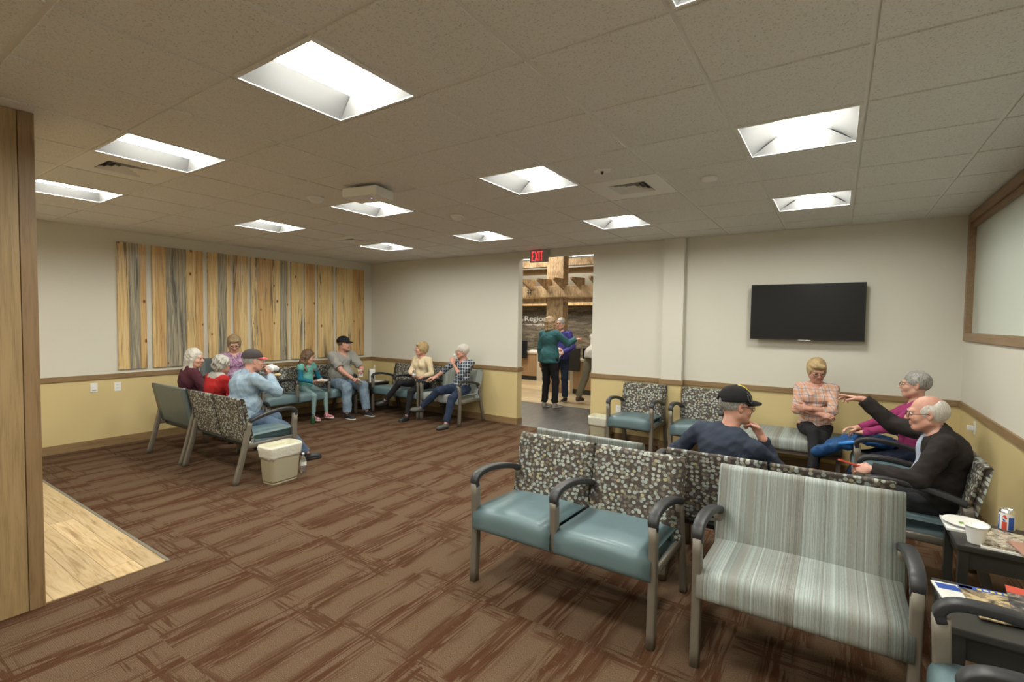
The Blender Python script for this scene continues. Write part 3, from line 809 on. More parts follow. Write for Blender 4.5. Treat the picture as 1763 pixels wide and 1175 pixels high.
# brochure box in the corner
t = thing('brochure_box', 'tall white box with black printing on the corner table', 'box', (.535, -.44, .50), -.5)
MB().box((-.05, -.05, 0), (.05, .05, .24), 0, .001).build('carton', paperM, t)
MB().box((-.05, .045, .24), (.05, .05, .315)).build('back_flap', paperM, t)
mb = MB()
for z, hh in ((.19, .014), (.115, .006)): mb.box((-.046, -.0512, z), (.046, -.0502, z+hh))
for x, z, w_ in ((-.035, .155, .02), (.005, .165, .03), (-.04, .135, .03), (.01, .14, .012)): mb.box((x, -.0512, z), (x+w_, -.0502, z+.009))
mb.build('printing', inkM, t)
t_ = MB().box((-.09, -.12, 0), (.09, .12, .006)).rot(.3).move((.52, -.30, .501)).build('magazine', paperM)
tag(t_, 'white magazine lying flat on the small corner table', 'magazine')

# things on the end tables
t = thing('foam_cup', 'white ribbed foam cup on the near corner of the end table', 'cup', (8.345, -3.165, TH))
pr = [(.001, .002), (.029, .002), (.030, 0), (.032, .004)]+[(.032+.0135*k/10, .006+.082*k/10) for k in range(1, 11)]+[(.049, .090), (.049, .0935), (.0445, .0935), (.031, .01), (.001, .008)]
MB().lathe([(r, z) for r, z in pr], n=28, caps=False).build('cup_body', foamM, t)
t = thing('foam_plate', 'white foam plate with a scrap of lettuce, beyond the foam cup', 'plate', (8.345, -2.925, TH+.012))
MB().lathe([(.001, 0), (.07, 0), (.092, .014), (.10, .016), (.10, .019), (.09, .018), (.068, .005), (.001, .005)], n=32, caps=False).build('dish', foamM, t)
MB().box((-.028, -.01, .006), (-.008, .004, .014), 0, .003).build('lettuce_scrap', simple('lettuce', (.22, .36, .06), .6), t, label='pale green scrap of lettuce')
t_ = MB().box((-.105, -.11, 0), (.08, .11, .011)).move((8.355, -2.925, TH+.0)).build('folded_paper', paperM); tag(t_, 'folded white paper lying under the foam plate', 'paper')
# soda can
t = thing('soda_can', 'blue, white and red soda can against the right wall on the end table', 'can', (8.52, -2.865, TH), math.radians(-38))
MB().lathe([(.001, .004), (.024, .004), (.026, .0), (.029, .004), (.0331, .012), (.0331, .104), (.029, .116), (.0265, .119), (.0265, .122), (.0245, .1205), (.0235, .116), (.001, .116)], n=32, caps=False).build('can_body', alum, t)
def wrap(a0, a1, z0, z1, r=.0335, n=10, mat_=whiteM, name='print', f=None):
    mb = MB(); vs = []
    for k in range(n+1):
        a = a0+(a1-a0)*k/n; u = k/n
        lo, hi = (z0, z1) if f is None else f(u)
        vs += [(r*math.cos(a), r*math.sin(a), lo), (r*math.cos(a), r*math.sin(a), hi)]
    mb.add(vs, [(2*k, 2*k+2, 2*k+3, 2*k+1) for k in range(n)], 0, True); return mb.build(name, mat_, t)
wrap(0, 2*PI, .014, .102, n=40, name='white_band')
wrap(math.radians(-175), math.radians(-118), .014, .095, .0337, mat_=blueM, name='blue_panel', f=lambda u: (.014, .07+.025*u))
wrap(math.radians(-98), math.radians(-62), .014, .058, .0338, mat_=redM, name='red_panel')
wrap(math.radians(-98), math.radians(-62), .0, .0, .0339, mat_=redM, name='emblem_red', f=lambda u: (.076+.006*math.sin(PI*2*u), .079+.016*math.sin(PI*u)))
wrap(math.radians(-98), math.radians(-62), .0, .0, .0339, mat_=blueM, name='emblem_blue', f=lambda u: (.070-.011*math.sin(PI*u), .069+.004*math.sin(PI*2*u)))
wrap(math.radians(-52), math.radians(-10), .016, .085, .0338, mat_=blueM, name='small_print', f=lambda u: (.016, .085))
tm_ = text_mesh('pepsi', .02, 0)
vs = np.array([v.co[:] for v in tm_.vertices]); mn = vs.min(0)
for v in tm_.vertices:
    x_, y_ = v.co.x-mn[0], v.co.y-mn[1]; a = math.radians(-148)+y_*26; r = .0342
    v.co = (r*math.cos(a), r*math.sin(a), .082-x_*1.25)
tm_.materials.append(whiteM); o = bpy.data.objects.new('lettering', tm_); C.objects.link(o); o.parent = t

def magazine(label, cx, cy_, z, a, w, d, cover, parts=(), curl=0, th=.006):
    t = thing('magazine', label, 'magazine', (cx, cy_, z), a, 'magazines on the end tables')
    mb = MB(); n = 10; vs = []
    for zz in (0, th):
        for k in range(n+1):
            x = -w/2+w*k/n; q = curl*max(0, (k/n-.5))**2*4
            vs += [(x, -d/2, zz+q), (x, d/2, zz+q)]
    m2 = 2*(n+1); fs = []
    for k in range(n):
        fs += [(2*k, 2*k+1, 2*k+3, 2*k+2), (m2+2*k, m2+2*k+2, m2+2*k+3, m2+2*k+1), (2*k, 2*k+2, m2+2*k+2, m2+2*k), (2*k+1, m2+2*k+1, m2+2*k+3, 2*k+3)]
    fs += [(0, m2, m2+1, 1), (2*n, 2*n+1, m2+2*n+1, m2+2*n)]
    mb.add(vs, fs, 0); mb.build('pages', cover, t)
    for (x0, y0, x1, y1, mt, nm) in parts:
        MB().box((x0, y0, th+.0002), (x1, y1, th+.0008)).build(nm, mt, t)
    return t
tan = simple('photo_tan', (.42, .30, .15), .35, bump=None); brown = simple('photo_brown', (.16, .11, .075), .35); skinp = simple('photo_pink', (.42, .22, .17), .4)
def mottled(name, cols, sc, rough=.3):
    m = NT(name); nz = m.noise(m.obj(), sc, 4, .6, 1.5); m.col(m.ramp(nz, cols, 'CONSTANT')); m.rough(rough); return m.m
picA = mottled('printed_photo_brown', [(0, (.05, .04, .03)), (.42, (.25, .19, .12)), (.5, (.55, .42, .22)), (.6, (.60, .52, .33)), (.66, (.16, .12, .10))], 9)
picB = mottled('printed_photo_dark', [(0, (.02, .02, .02)), (.45, (.07, .07, .08)), (.55, (.30, .22, .16)), (.62, (.03, .05, .14))], 16)
picC = mottled('printed_photo_sepia', [(0, (.30, .26, .20)), (.45, (.55, .48, .36)), (.53, (.12, .10, .08)), (.6, (.62, .57, .45))], 10)
magazine('white leaflet with blue drawings at the left edge of the magazine table', 8.185, -3.90, TH+.001, .12, .16, .23, paperM,
    [(-.07, .05, .0, .10, blueM, 'blue_drawing'), (.0, .045, .05, .085, blueM, 'blue_drawing')])
mg = magazine('magazine with a blue band and brown tool photo, in the middle of the magazine table', 8.29, -3.915, TH+.008, .10, .20, .27, picA,
    [(-.1, .105, .1, .135, blueM, 'blue_band'), (-.098, .108, -.055, .132, paperM, 'barcode_panel')])
for k in range(6):
    MB().box((-.04+k*.021, .112, .0068), (-.026+k*.021, .126, .0072)).build('lettering', yellowP if k != 1 else paperM, mg)
magazine('dark magazine with red corner and yellow lettering at the back of the magazine table', 8.43, -3.85, TH+.015, -.12, .21, .28, picB,
    [(-.105, .07, -.03, .14, redM, 'red_corner'), (-.0, .095, .025, .125, yellowP, 'lettering'), (.05, .08, .1, .10, yellowP, 'lettering'), (-.03, .03, .105, .06, blueM, 'blue_band')])
magazine('pink covered magazine hanging over the front of the magazine table', 8.45, -4.08, TH+.001, .25, .22, .24, skinp, [(-.06, -.02, .09, .03, redM, 'red_band')])
magazine('glossy brown magazine with a curled cover beside the foam cup', 8.50, -3.08, TH+.013, -.30, .23, .27, picC, (), .02)
magazine('white magazine lowest in the pile beside the foam cup', 8.475, -3.10, TH+.001, -.12, .21, .28, paperM, [(-.1, -.13, .1, -.05, picC, 'photo')], 0, .010)
magazine('pink magazine hanging over the front edge of the cup table', 8.58, -3.21, TH+.025, .1, .20, .20, skinp, ())

# ---------------------------------------------------------------- lobby
def part_boxes(t, name, m, boxes, bev=0):
    for b in boxes: MB().box(b[0], b[1], 0, bev).build(name, m, t)
hallc = simple('lobby_paint', (.62, .60, .52), .7)
struct('wall_lobby_back', MB().box((-6, 6.02, 0), (7, 6.1, 5.2)), hallc)
struct('wall_lobby_right', MB().box((6.4, .13, 0), (6.5, 6.1, 5.2)), hallc)
struct('wall_lobby_left', MB().box((-6, .13, 0), (-5.9, 6.1, 5.2)), hallc)
struct('ceiling_lobby', MB().box((-6, .13, 5.2), (7, 6.1, 5.3)), hallc)
MB().box((-3, 5.94, 0), (3.6, 6.02, 2.125)).build('wall_stone', stoneM, kind='structure')
MB().box((-3, 5.55, 2.125), (3.6, 6.02, 2.40)).build('trim_8', timberM, kind='structure')
# clerestory and rafters
mb = MB(); win_day = simple('daylight_window', (.9, .9, .9), .5, emit=((1, .99, .95), 1.6))
MB().box((-3, 5.98, 3.52), (.4, 6.015, 3.95)).build('window_2', win_day, kind='structure')
MB().box((1.4, 5.98, 3.52), (4.2, 6.015, 3.95)).build('window_3', win_day, kind='structure')
def beam(label, boxes, name='timber_beam', cat='beam', group=None, mt=timberM):
    mb = MB(); c = np.array(boxes[0][0])
    for a, b in boxes: mb.box(a, b, 0, .012)
    o = mb.build(name, mt); tag(o, label, cat, group); return o
beam('rough timber post standing in the lobby behind the two talking people', [((2.03, 3.60, 0), (2.38, 3.86, 4.6))], 'timber_post', 'post')
beam('slim timber half post left of the main lobby post', [((1.93, 3.62, .0), (2.02, 3.84, 4.6))], 'timber_post', 'post')
bm_ = beam('wide horizontal timber beam with four bolts across the lobby', [((-2, 3.42, 2.235), (5.5, 3.58, 2.50))])
mb = MB()
for dx in (-.03, .03):
    for dz in (-.03, .03):
        v0 = len(mb.v); mb.lathe([(.018, 0), (.018, .02)], (0, 0, 0), 10)
        mb.v[v0:] = [(1.57+dx+x, 3.415-z, 2.385+dz+y) for x, y, z in mb.v[v0:]]
mb.build('bolts', inkM, bm_)
beam('lower timber ledge under the wide lobby beam', [((-2, 3.62, 2.10), (1.92, 3.76, 2.235)), ((2.39, 3.62, 2.12), (5.5, 3.76, 2.235))])
beam('upper pale timber crossing high in the lobby', [((-2, 4.9, 3.135), (5.5, 5.05, 3.325))])
beam('shaded timber below the high lobby beam', [((-2, 5.2, 2.97), (5.5, 5.35, 3.12))], mt=colM)
mb = MB(); mb.box((-2, 4.88, 3.33), (5.5, 4.90, 3.345)); mb.box((-2, 4.88, 3.12), (5.5, 4.90, 3.133)); o = mb.build('steel_strip', blackM); tag(o, 'thin dark steel strips edging the high lobby beam', 'strip')
RLAB = {0: 'leftmost slanted rafter end visible at the left door jamb', 1: 'slanted rafter end left of the lobby post', 2: 'slanted rafter end in front of the lobby post', 3: 'slanted rafter end just right of the lobby post', 4: 'rightmost slanted rafter end visible in the doorway'}
for k in range(0, 5):
    x = 1.6+k*.43
    mb = MB(); mb.add([(x, 2.95, 2.60), (x+.05, 2.95, 2.60), (x+.05, 3.42, 2.40), (x, 3.42, 2.40), (x, 2.95, 2.64), (x+.05, 2.95, 2.64), (x+.05, 3.585, 2.66), (x, 3.585, 2.66), (x, 3.585, 2.505), (x+.05, 3.585, 2.505)],
        [(0, 3, 2, 1), (0, 1, 5, 4), (4, 5, 6, 7), (1, 2, 9, 6, 5), (0, 4, 7, 8, 3), (2, 3, 8, 9), (6, 9, 8, 7)])
    o = mb.build('rafter_end', timberM); tag(o, RLAB[k], 'rafter', 'rafter ends over the lobby beam')
# counters
cab = wood('lobby_cabinet', (.36, .23, .12), (.26, .155, .075), 2, .4)
def counter(label, x0, x1, y0, y1, h=.92, wedge=None):
    t = thing('reception_counter', label, 'counter', ((x0+x1)/2, (y0+y1)/2, 0)); a, b = (x1-x0)/2, (y1-y0)/2
    MB().box((-a+.03, -b+.04, .0), (a-.03, b, .12)).build('plinth', darkM, t)
    MB().box((-a, -b, .12), (a, b, h-.04)).build('front_panel', cab, t)
    MB().box((-a-.02, -b-.03, h-.04), (a+.02, b, h), 0, .004).build('worktop', sstone, t)
    return t
counter('wooden reception counter in the lobby left of the woman in teal', -2.2, .70, 5.3, 5.8, .80)
c_ = counter('wooden reception counter in the lobby right, where the man in the white shirt leans', 2.66, 5.6, 3.62, 4.3, .80)
t_ = MB().box((.72, 5.25, 0), (.98, 5.5, .80)).build('stone_pillar', sstone); tag(t_, 'pale stone end pillar of the left lobby counter', 'pillar')
mb = MB(); mb.prism([(2.42, 3.95), (2.63, 3.68), (2.63, 4.30), (2.42, 4.30)], 0, .80); t_ = mb.build('stone_pillar', sstone); tag(t_, 'pale stone counter side right of the lobby post', 'pillar')
# monitors
def monitor(label, x, y, z, w, h, rz=0):
    t = thing('monitor', label, 'monitor', (x, y, z), rz, 'monitors on the lobby counters')
    MB().box((-w/2, -.02, .0), (w/2, .02, h), 0, .004).build('casing', blackM, t)
    MB().box((-.03, .02, .0), (.03, .06, .2)).build('stand', blackM, t); return t
monitor('black screen back on the left lobby counter', .22, 5.18, .62, .42, .5, .1)
monitor('black screen back beside the pointing woman, on the right lobby counter', 2.62, 3.50, .55, .54, .52, 0)
monitor('small black screen beside the leaning man', 2.98, 3.75, .82, .25, .25, .2)
t_ = MB().box((.42, 5.34, .802), (.72, 5.5, .86)).build('paper_stack', paperM); tag(t_, 'stack of white papers on the left lobby counter', 'papers')
# the wall sign
t = thing('wall_sign', 'white logo and lettering on the stone wall of the lobby', 'sign', (-.33, 5.935, 1.54))
text('main_lettering', 'Regional', .22, FR(.21, -.01, .09), whiteM, t, .008, width=.95, bold=.002)
text('sub_lettering', 'Custer Hospital & Clinics', .062, FR(.24, -.008, .0), whiteM, t, .004, width=.92)
mb = MB()
for s0, r0, a0, a1 in ((0, .105, -150, 20), (0, .105, 60, 190)):
    vs = []; n = 14
    for k in range(n+1):
        a = math.radians(a0+(a1-a0)*k/n); u = k/n; tk = .035*math.sin(PI*(.15+.8*u))
        vs += [(.045+(r0-tk)*math.cos(a), -.02, .165+(r0-tk)*math.sin(a)), (.045+r0*math.cos(a), -.02, .165+r0*math.sin(a))]
    mb.add(vs, [(2*k, 2*k+2, 2*k+3, 2*k+1) for k in range(n)])
for q in (-.035, .03):
    mb.add([(-.03, -.02, .14+q), (.07, -.02, .195+q), (.11, -.02, .215+q+.01), (.07, -.02, .165+q), (-.02, -.02, .115+q)], [(0, 1, 2, 3, 4)])
o = mb.build('logo', whiteM, t); sd = o.modifiers.new('s', 'SOLIDIFY'); sd.thickness = .01

# ---------------------------------------------------------------- people: signed distance bodies
def nrm(v): v = np.asarray(v, float); return v/max(1e-9, np.linalg.norm(v))
V = lambda *a: np.array(a, float)
class SDF:
    def __init__(s): s.p = []
    def cap(s, a, b, ra, rb=None, k=.02, cuta=False, cutb=False, sub=False, tag=None):
        s.p.append(('c', V(*a), V(*b), ra, rb if rb is not None else ra, k, cuta, cutb, sub, tag)); return s
    def ell(s, c, r, R=None, k=.03, sub=False, tag=None):
        s.p.append(('e', V(*c), V(*r), np.eye(3) if R is None else np.asarray(R), k, 0, 0, 0, sub, tag)); return s
    def half(s, c, n, k=.004):      # cut away everything on the +n side
        s.p.append(('h', V(*c), nrm(n), 0, 0, k, 0, 0, True, None)); return s
    def bounds(s):
        lo = V(9, 9, 9); hi = -lo
        for q in s.p:
            if q[8]: continue
            if q[0] == 'c': r = max(q[3], q[4]); a = np.minimum(q[1], q[2])-r; b = np.maximum(q[1], q[2])+r
            elif q[0] == 'e': r = max(q[2]); a = q[1]-r; b = q[1]+r
            else: continue
            lo = np.minimum(lo, a); hi = np.maximum(hi, b)
        return lo, hi
    @staticmethod
    def dist(q, X, Y, Z):
        if q[0] == 'c':
            a, b, ra, rb = q[1:5]; ba = b-a; L2 = float(ba@ba)+1e-12
            h0 = ((X-a[0])*ba[0]+(Y-a[1])*ba[1]+(Z-a[2])*ba[2])/L2; h = np.clip(h0, 0, 1)
            d = np.sqrt((X-a[0]-h*ba[0])**2+(Y-a[1]-h*ba[1])**2+(Z-a[2]-h*ba[2])**2)-(ra+(rb-ra)*h)
            L = math.sqrt(L2)
            if q[6]: d = np.maximum(d, -h0*L)
            if q[7]: d = np.maximum(d, (h0-1)*L)
            return d
        if q[0] == 'e':
            c, r, R = q[1:4]; x = X-c[0]; y = Y-c[1]; z = Z-c[2]
            u = [(x*R[0][i]+y*R[1][i]+z*R[2][i])/r[i] for i in range(3)]
            k0 = np.sqrt(u[0]**2+u[1]**2+u[2]**2); k1 = np.sqrt((u[0]/r[0])**2+(u[1]/r[1])**2+(u[2]/r[2])**2)+1e-9
            return k0*(k0-1)/k1
        return -((X-q[1][0])*q[2][0]+(Y-q[1][1])*q[2][1]+(Z-q[1][2])*q[2][2])
    def mesh(s, h, disp=None):
        lo, hi = s.bounds(); m_ = .022; lo = lo-m_; hi = hi+m_
        n = np.ceil((hi-lo)/h).astype(int)+1
        ax = [(lo[i]+h*np.arange(n[i])).astype(np.float32) for i in range(3)]
        F = np.full(n, .08, np.float32)
        for q in s.p:
            k = q[5] if q[0] != 'e' else q[4]
            if q[0] == 'c': r = max(q[3], q[4]); a = np.minimum(q[1], q[2])-r; b = np.maximum(q[1], q[2])+r
            elif q[0] == 'e': r = max(q[2]); a = q[1]-r; b = q[1]+r
            else: a, b = lo, hi
            pad = k+3*h+.02
            i0 = np.clip(np.floor((a-pad-lo)/h).astype(int), 0, n); i1 = np.clip(np.ceil((b+pad-lo)/h).astype(int)+1, 0, n)
            if (i1 <= i0).any(): continue
            sl = tuple(slice(i0[j], i1[j]) for j in range(3))
            X = ax[0][sl[0]][:, None, None]; Y = ax[1][sl[1]][None, :, None]; Z = ax[2][sl[2]][None, None, :]
            d = s.dist(q, X, Y, Z).astype(np.float32); f = F[sl]
            if q[8]:
                d = -d; hh = np.clip(.5-.5*(f-d)/k, 0, 1) if k > 0 else 0
                F[sl] = f+(d-f)*hh+k*hh*(1-hh)
            else:
                hh = np.clip(.5+.5*(f-d)/k, 0, 1); F[sl] = f+(d-f)*hh-k*hh*(1-hh)
        if disp is not None:
            X = ax[0][:, None, None]; Y = ax[1][None, :, None]; Z = ax[2][None, None, :]
            F = F+disp(X, Y, Z).astype(np.float32)
        return surfnets(F, lo, h)
def surfnets(F, lo, h):
    S = F < 0; n = np.array(F.shape); cn = n-1
    acc = np.zeros((*cn, 3), np.float32); cnt = np.zeros(cn, np.float32)
    cross = []
    for a in range(3):
        sl0 = [slice(None)]*3; sl1 = [slice(None)]*3; sl0[a] = slice(0, -1); sl1[a] = slice(1, None)
        f0 = F[tuple(sl0)]; f1 = F[tuple(sl1)]; c = S[tuple(sl0)] != S[tuple(sl1)]
        t = np.where(c, f0/np.where(c, f0-f1, 1), 0).astype(np.float32)
        b, d = [(1, 2), (2, 0), (0, 1)][a]
        for ob in (0, 1):
            for od in (0, 1):
                s_ = [None]*3; s_[a] = slice(0, cn[a]); s_[b] = slice(ob, ob+cn[b]); s_[d] = slice(od, od+cn[d]); s_ = tuple(s_)
                cc = c[s_]; cnt += cc; acc[..., a] += t[s_]
                if ob: acc[..., b] += cc
                if od: acc[..., d] += cc
        cross.append((a, b, d, c, S[tuple(sl0)]))
    act = cnt > 0; idx = np.full(cn, -1, np.int64); ii = np.argwhere(act); idx[act] = np.arange(len(ii))
    vs = lo+h*(ii+acc[act]/cnt[act][:, None])
    quads = []
    for a, b, d, c, s0 in cross:
        E = np.argwhere(c); ok = (E[:, b] > 0) & (E[:, d] > 0) & (E[:, b] < cn[b]) & (E[:, d] < cn[d]); E = E[ok]
        if not len(E): continue
        def g(ob, od): q = E.copy(); q[:, b] -= ob; q[:, d] -= od; return idx[q[:, 0], q[:, 1], q[:, 2]]
        q = np.stack([g(0, 0), g(1, 0), g(1, 1), g(0, 1)], 1); fl = s0[E[:, 0], E[:, 1], E[:, 2]]
        q[~fl] = q[~fl][:, ::-1]; quads.append(q)
    return vs, np.concatenate(quads)
def mesh_obj(name, parts, mats, parent=None, smooth_it=0, **kk):
    """parts: list of (verts, quads, material index array or int)"""
    vs = []; fs = []; mi = []; b = 0
    for v, q, m_ in parts:
        vs.append(v); fs.append(q+b); b += len(v)
        mi.append(np.full(len(q), m_) if np.isscalar(m_) else m_)
    v = np.concatenate(vs); q = np.concatenate(fs); mi = np.concatenate(mi).astype(np.int32)
    me = bpy.data.meshes.new(name)
    me.vertices.add(len(v)); me.vertices.foreach_set('co', v.astype(np.float32).ravel())
    me.loops.add(len(q)*4); me.loops.foreach_set('vertex_index', q.astype(np.int32).ravel())
    me.polygons.add(len(q)); me.polygons.foreach_set('loop_start', np.arange(0, len(q)*4, 4, dtype=np.int32))
    for m_ in (mats if isinstance(mats, list) else [mats]): me.materials.append(m_)
    me.polygons.foreach_set('material_index', mi); me.polygons.foreach_set('use_smooth', np.ones(len(q), bool))
    me.update(calc_edges=True); me.validate()
    o = bpy.data.objects.new(name, me); C.objects.link(o)
    if parent: o.parent = parent
    for a, b_ in kk.items(): o[a] = b_
    return o
def wrinkle(A, f=28, seed=0):
    r = np.random.default_rng(seed); D = r.normal(size=(5, 3)); D /= np.linalg.norm(D, axis=1)[:, None]; ph = r.uniform(0, 6, 5)
    def fn(X, Y, Z):
        o = 0
        w = .03*np.sin(9*X+2+seed)+.03*np.sin(8*Z+1)+.03*np.sin(10*Y)
        for i in range(5): o = o+(1-2.2*np.abs(np.sin(f*(.55+.25*i)*(D[i][0]*(X+w)+D[i][1]*Y+D[i][2]*(Z+w))+ph[i])))*(1/(1+.4*i))
        return -A*o/2.6
    return fn

# cloth, skin and hair materials
def cloth(name, c, c2=None, rough=.85, weave=500, var=.12):
    m = NT(name); v = m.obj(); f = m.noise(v, weave, 2); l = m.noise(v, 6, 3)
    a = tuple(x*(1-var) for x in c); b = tuple(min(1, x*(1+var)) for x in c)
    k = m.math('ADD', m.math('MULTIPLY', f, .5), m.math('MULTIPLY', l, .5))
    m.col(m.ramp(k, [(.4, a), (.6, b)])); m.rough(rough); m.b.inputs['Specular IOR Level'].default_value = .2
    m.bump(f, .2, .001); return m.m
def denim(name, c, c2):
    m = NT(name); v = m.obj(); f = m.noise(m.map(v, (500, 500, 160)), 1, 3, .7); l = m.noise(v, 9, 4, .6)
    k = m.math('ADD', m.math('MULTIPLY', f, .4), m.math('MULTIPLY', l, .6))
    m.col(m.ramp(k, [(.38, c), (.62, c2)])); m.rough(.9); m.b.inputs['Specular IOR Level'].default_value = .15; m.bump(f, .3, .001); return m.m
def plaid(name, base, bands, sc=1):
    """bands: (period, width, colour, axis, phase)"""
    m = NT(name); v = m.obj(); sp = m.n('SeparateXYZ', i={'Vector': v}); nz = m.noise(v, 7, 2)
    c = base
    for per, wd_, col_, ax, ph in bands:
        src = m.math('ADD', sp.outputs[ax], m.math('MULTIPLY', nz, .05))
        if ax == 0: src = m.math('ADD', src, m.math('MULTIPLY', sp.outputs[1], .8))
        fr = m.math('FRACT', m.math('ADD', m.math('DIVIDE', src, per), ph))
        c = m.mix(m.math('MULTIPLY', m.math('LESS_THAN', fr, wd_), .62), c, (*col_, 1))
    m.col(c); m.rough(.85); m.b.inputs['Specular IOR Level'].default_value = .2
    m.bump(m.noise(v, 450, 2), .2, .001); return m.m
def skin(name, c):
    m = NT(name); v = m.obj(); f = m.noise(v, 22, 3, .6); g = m.noise(v, 260, 2)
    m.col(m.ramp(f, [(.35, tuple(x*y for x, y in zip(c, (.92, .80, .78)))), (.6, c)])); m.rough(.5)
    m.b.inputs['Subsurface Weight'].default_value = .08; m.b.inputs['Subsurface Radius'].default_value = (.02, .008, .005); m.b.inputs['Subsurface Scale'].default_value = .3
    m.bump(g, .12, .001); return m.m
def hairm(name, c, c2):
    m = NT(name); v = m.obj(); f = m.noise(m.map(v, (140, 140, 26)), 1, 4, .6, .8); l = m.noise(v, 12, 3)
    k = m.math('ADD', m.math('MULTIPLY', f, .65), m.math('MULTIPLY', l, .35))
    m.col(m.ramp(k, [(.38, c2), (.6, c)])); m.rough(.55); m.bump(f, .6, .006); return m.m
skF = skin('skin_fair', (.56, .33, .24)); skP = skin('skin_pink', (.54, .29, .215)); skT = skin('skin_tanned', (.44, .245, .165))
lipM = simple('lips', (.43, .19, .15), .45); eyeW = simple('eye_white', (.62, .60, .56), .25); eyeD = simple('iris', (.03, .025, .02), .2)
glassM = simple('glasses_frame', (.035, .03, .03), .3, .4)
soleW = simple('white_sole', (.62, .60, .56), .6)
hWhite = hairm('white_hair', (.62, .59, .52), (.34, .32, .28)); hGrey = hairm('grey_hair', (.40, .39, .36), (.14, .14, .13)); hBlonde = hairm('blonde_hair', (.52, .38, .19), (.26, .17, .075))
hBrown = hairm('brown_hair', (.20, .12, .065), (.075, .042, .025)); hStraw = hairm('straw_hair', (.36, .26, .15), (.17, .115, .06))
hSnow = hairm('snow_hair', (.66, .62, .56), (.42, .38, .34)); hCurl = hairm('curly_grey_hair', (.50, .48, .42), (.17, .165, .145))

def ik(a, t, l1, l2, pole):
    a = V(*a); t = V(*t); d = t-a; L = np.linalg.norm(d); Lm = (l1+l2)*.995
    if L > Lm: t = a+d/L*Lm; d = t-a; L = Lm
    u = d/L; x = (l1*l1-l2*l2+L*L)/(2*L); hgt = math.sqrt(max(0, l1*l1-x*x))
    p = V(*pole); p = p-u*(p@u); p = nrm(p); return a+u*x+p*hgt, t
def rotv(v, ax, a):
    ax = nrm(ax); v = V(*v); return v*math.cos(a)+np.cross(ax, v)*math.sin(a)+ax*(ax@v)*(1-math.cos(a))

def hand_sdf(S, w, d, n, side, s=1., curl=.5, spread=.25, thumb=1., curls=None):
    """w wrist, d finger direction, n palm normal (palm faces +n), side=+1: thumb lies towards +cross(d,n)*side"""
    d = nrm(d); n = nrm(V(*n)-d*(V(*n)@d)); t = np.cross(d, n)*side
    R = np.stack([t, d, n], 1)
    S.cap(w-d*.03*s, w+d*.02*s, .026*s, .025*s, k=.015)
    S.ell(w+d*.052*s, (.041*s, .050*s, .0155*s), R, k=.015)
    S.ell(w+d*.035*s+t*.022*s+n*.008*s, (.018*s, .032*s, .014*s), R, k=.012)
    Ls = (.076, .084, .078, .062); offs = (.027, .0095, -.0085, -.026); rs = (.0088, .009, .0086, .0076)
    for i in range(4):
        c = (curls[i] if curls else curl); b = w+d*(.088-.004*abs(i-1))*s+t*offs[i]*s*.98
        dd = nrm(d+t*offs[i]*spread*12*(1-.6*c)); p = b-dd*.012*s; r = rs[i]*s; q = b
        S.cap(p, q, r*1.05, r, k=.006)
        for j, (fl, an) in enumerate(((.46, .75), (.30, 1.1), (.24, .7))):
            ax = np.cross(dd, n); dd = nrm(dd*math.cos(an*c*1.25)+n*math.sin(an*c*1.25)) if j == 0 else rotv(dd, np.cross(dd, n) if abs(dd@n) < .99 else ax, an*c*1.25)
            if j: n2 = n
            q2 = q+dd*Ls[i]*fl*s; S.cap(q, q2, r*(1-.06*j), r*(.94-.07*j), k=.004); q = q2
    b = w+d*.022*s+t*.026*s+n*.006*s; m1 = nrm(d*.62+t*.72+n*.25*thumb); p1 = b+m1*.040*s; m2 = nrm(d*.9+t*(.35-.5*curl)+n*(.2+.5*curl)); p2 = p1+m2*.030*s; p3 = p2+nrm(m2+d*.2-t*.25*curl)*.024*s
    S.cap(b, p1, .0145*s, .0112*s, k=.01); S.cap(p1, p2, .0108*s, .0098*s, k=.005); S.cap(p2, p3, .0098*s, .008*s, k=.005)

def head_frame(c, yaw_, pitch, roll, base=None):
    """matrix columns: right, forward, up; yaw positive turns left, pitch positive looks down"""
    B = np.eye(3) if base is None else base
    cy1, sy1 = math.cos(yaw_), math.sin(yaw_); Rz = np.array([[cy1, -sy1, 0], [sy1, cy1, 0], [0, 0, 1]])
    cp, sp_ = math.cos(-pitch), math.sin(-pitch); Rx = np.array([[1, 0, 0], [0, cp, -sp_], [0, sp_, cp]])
    cr, sr = math.cos(roll), math.sin(roll); Ry = np.array([[cr, 0, sr], [0, 1, 0], [-sr, 0, cr]])
    return B @ Rz @ Rx @ Ry

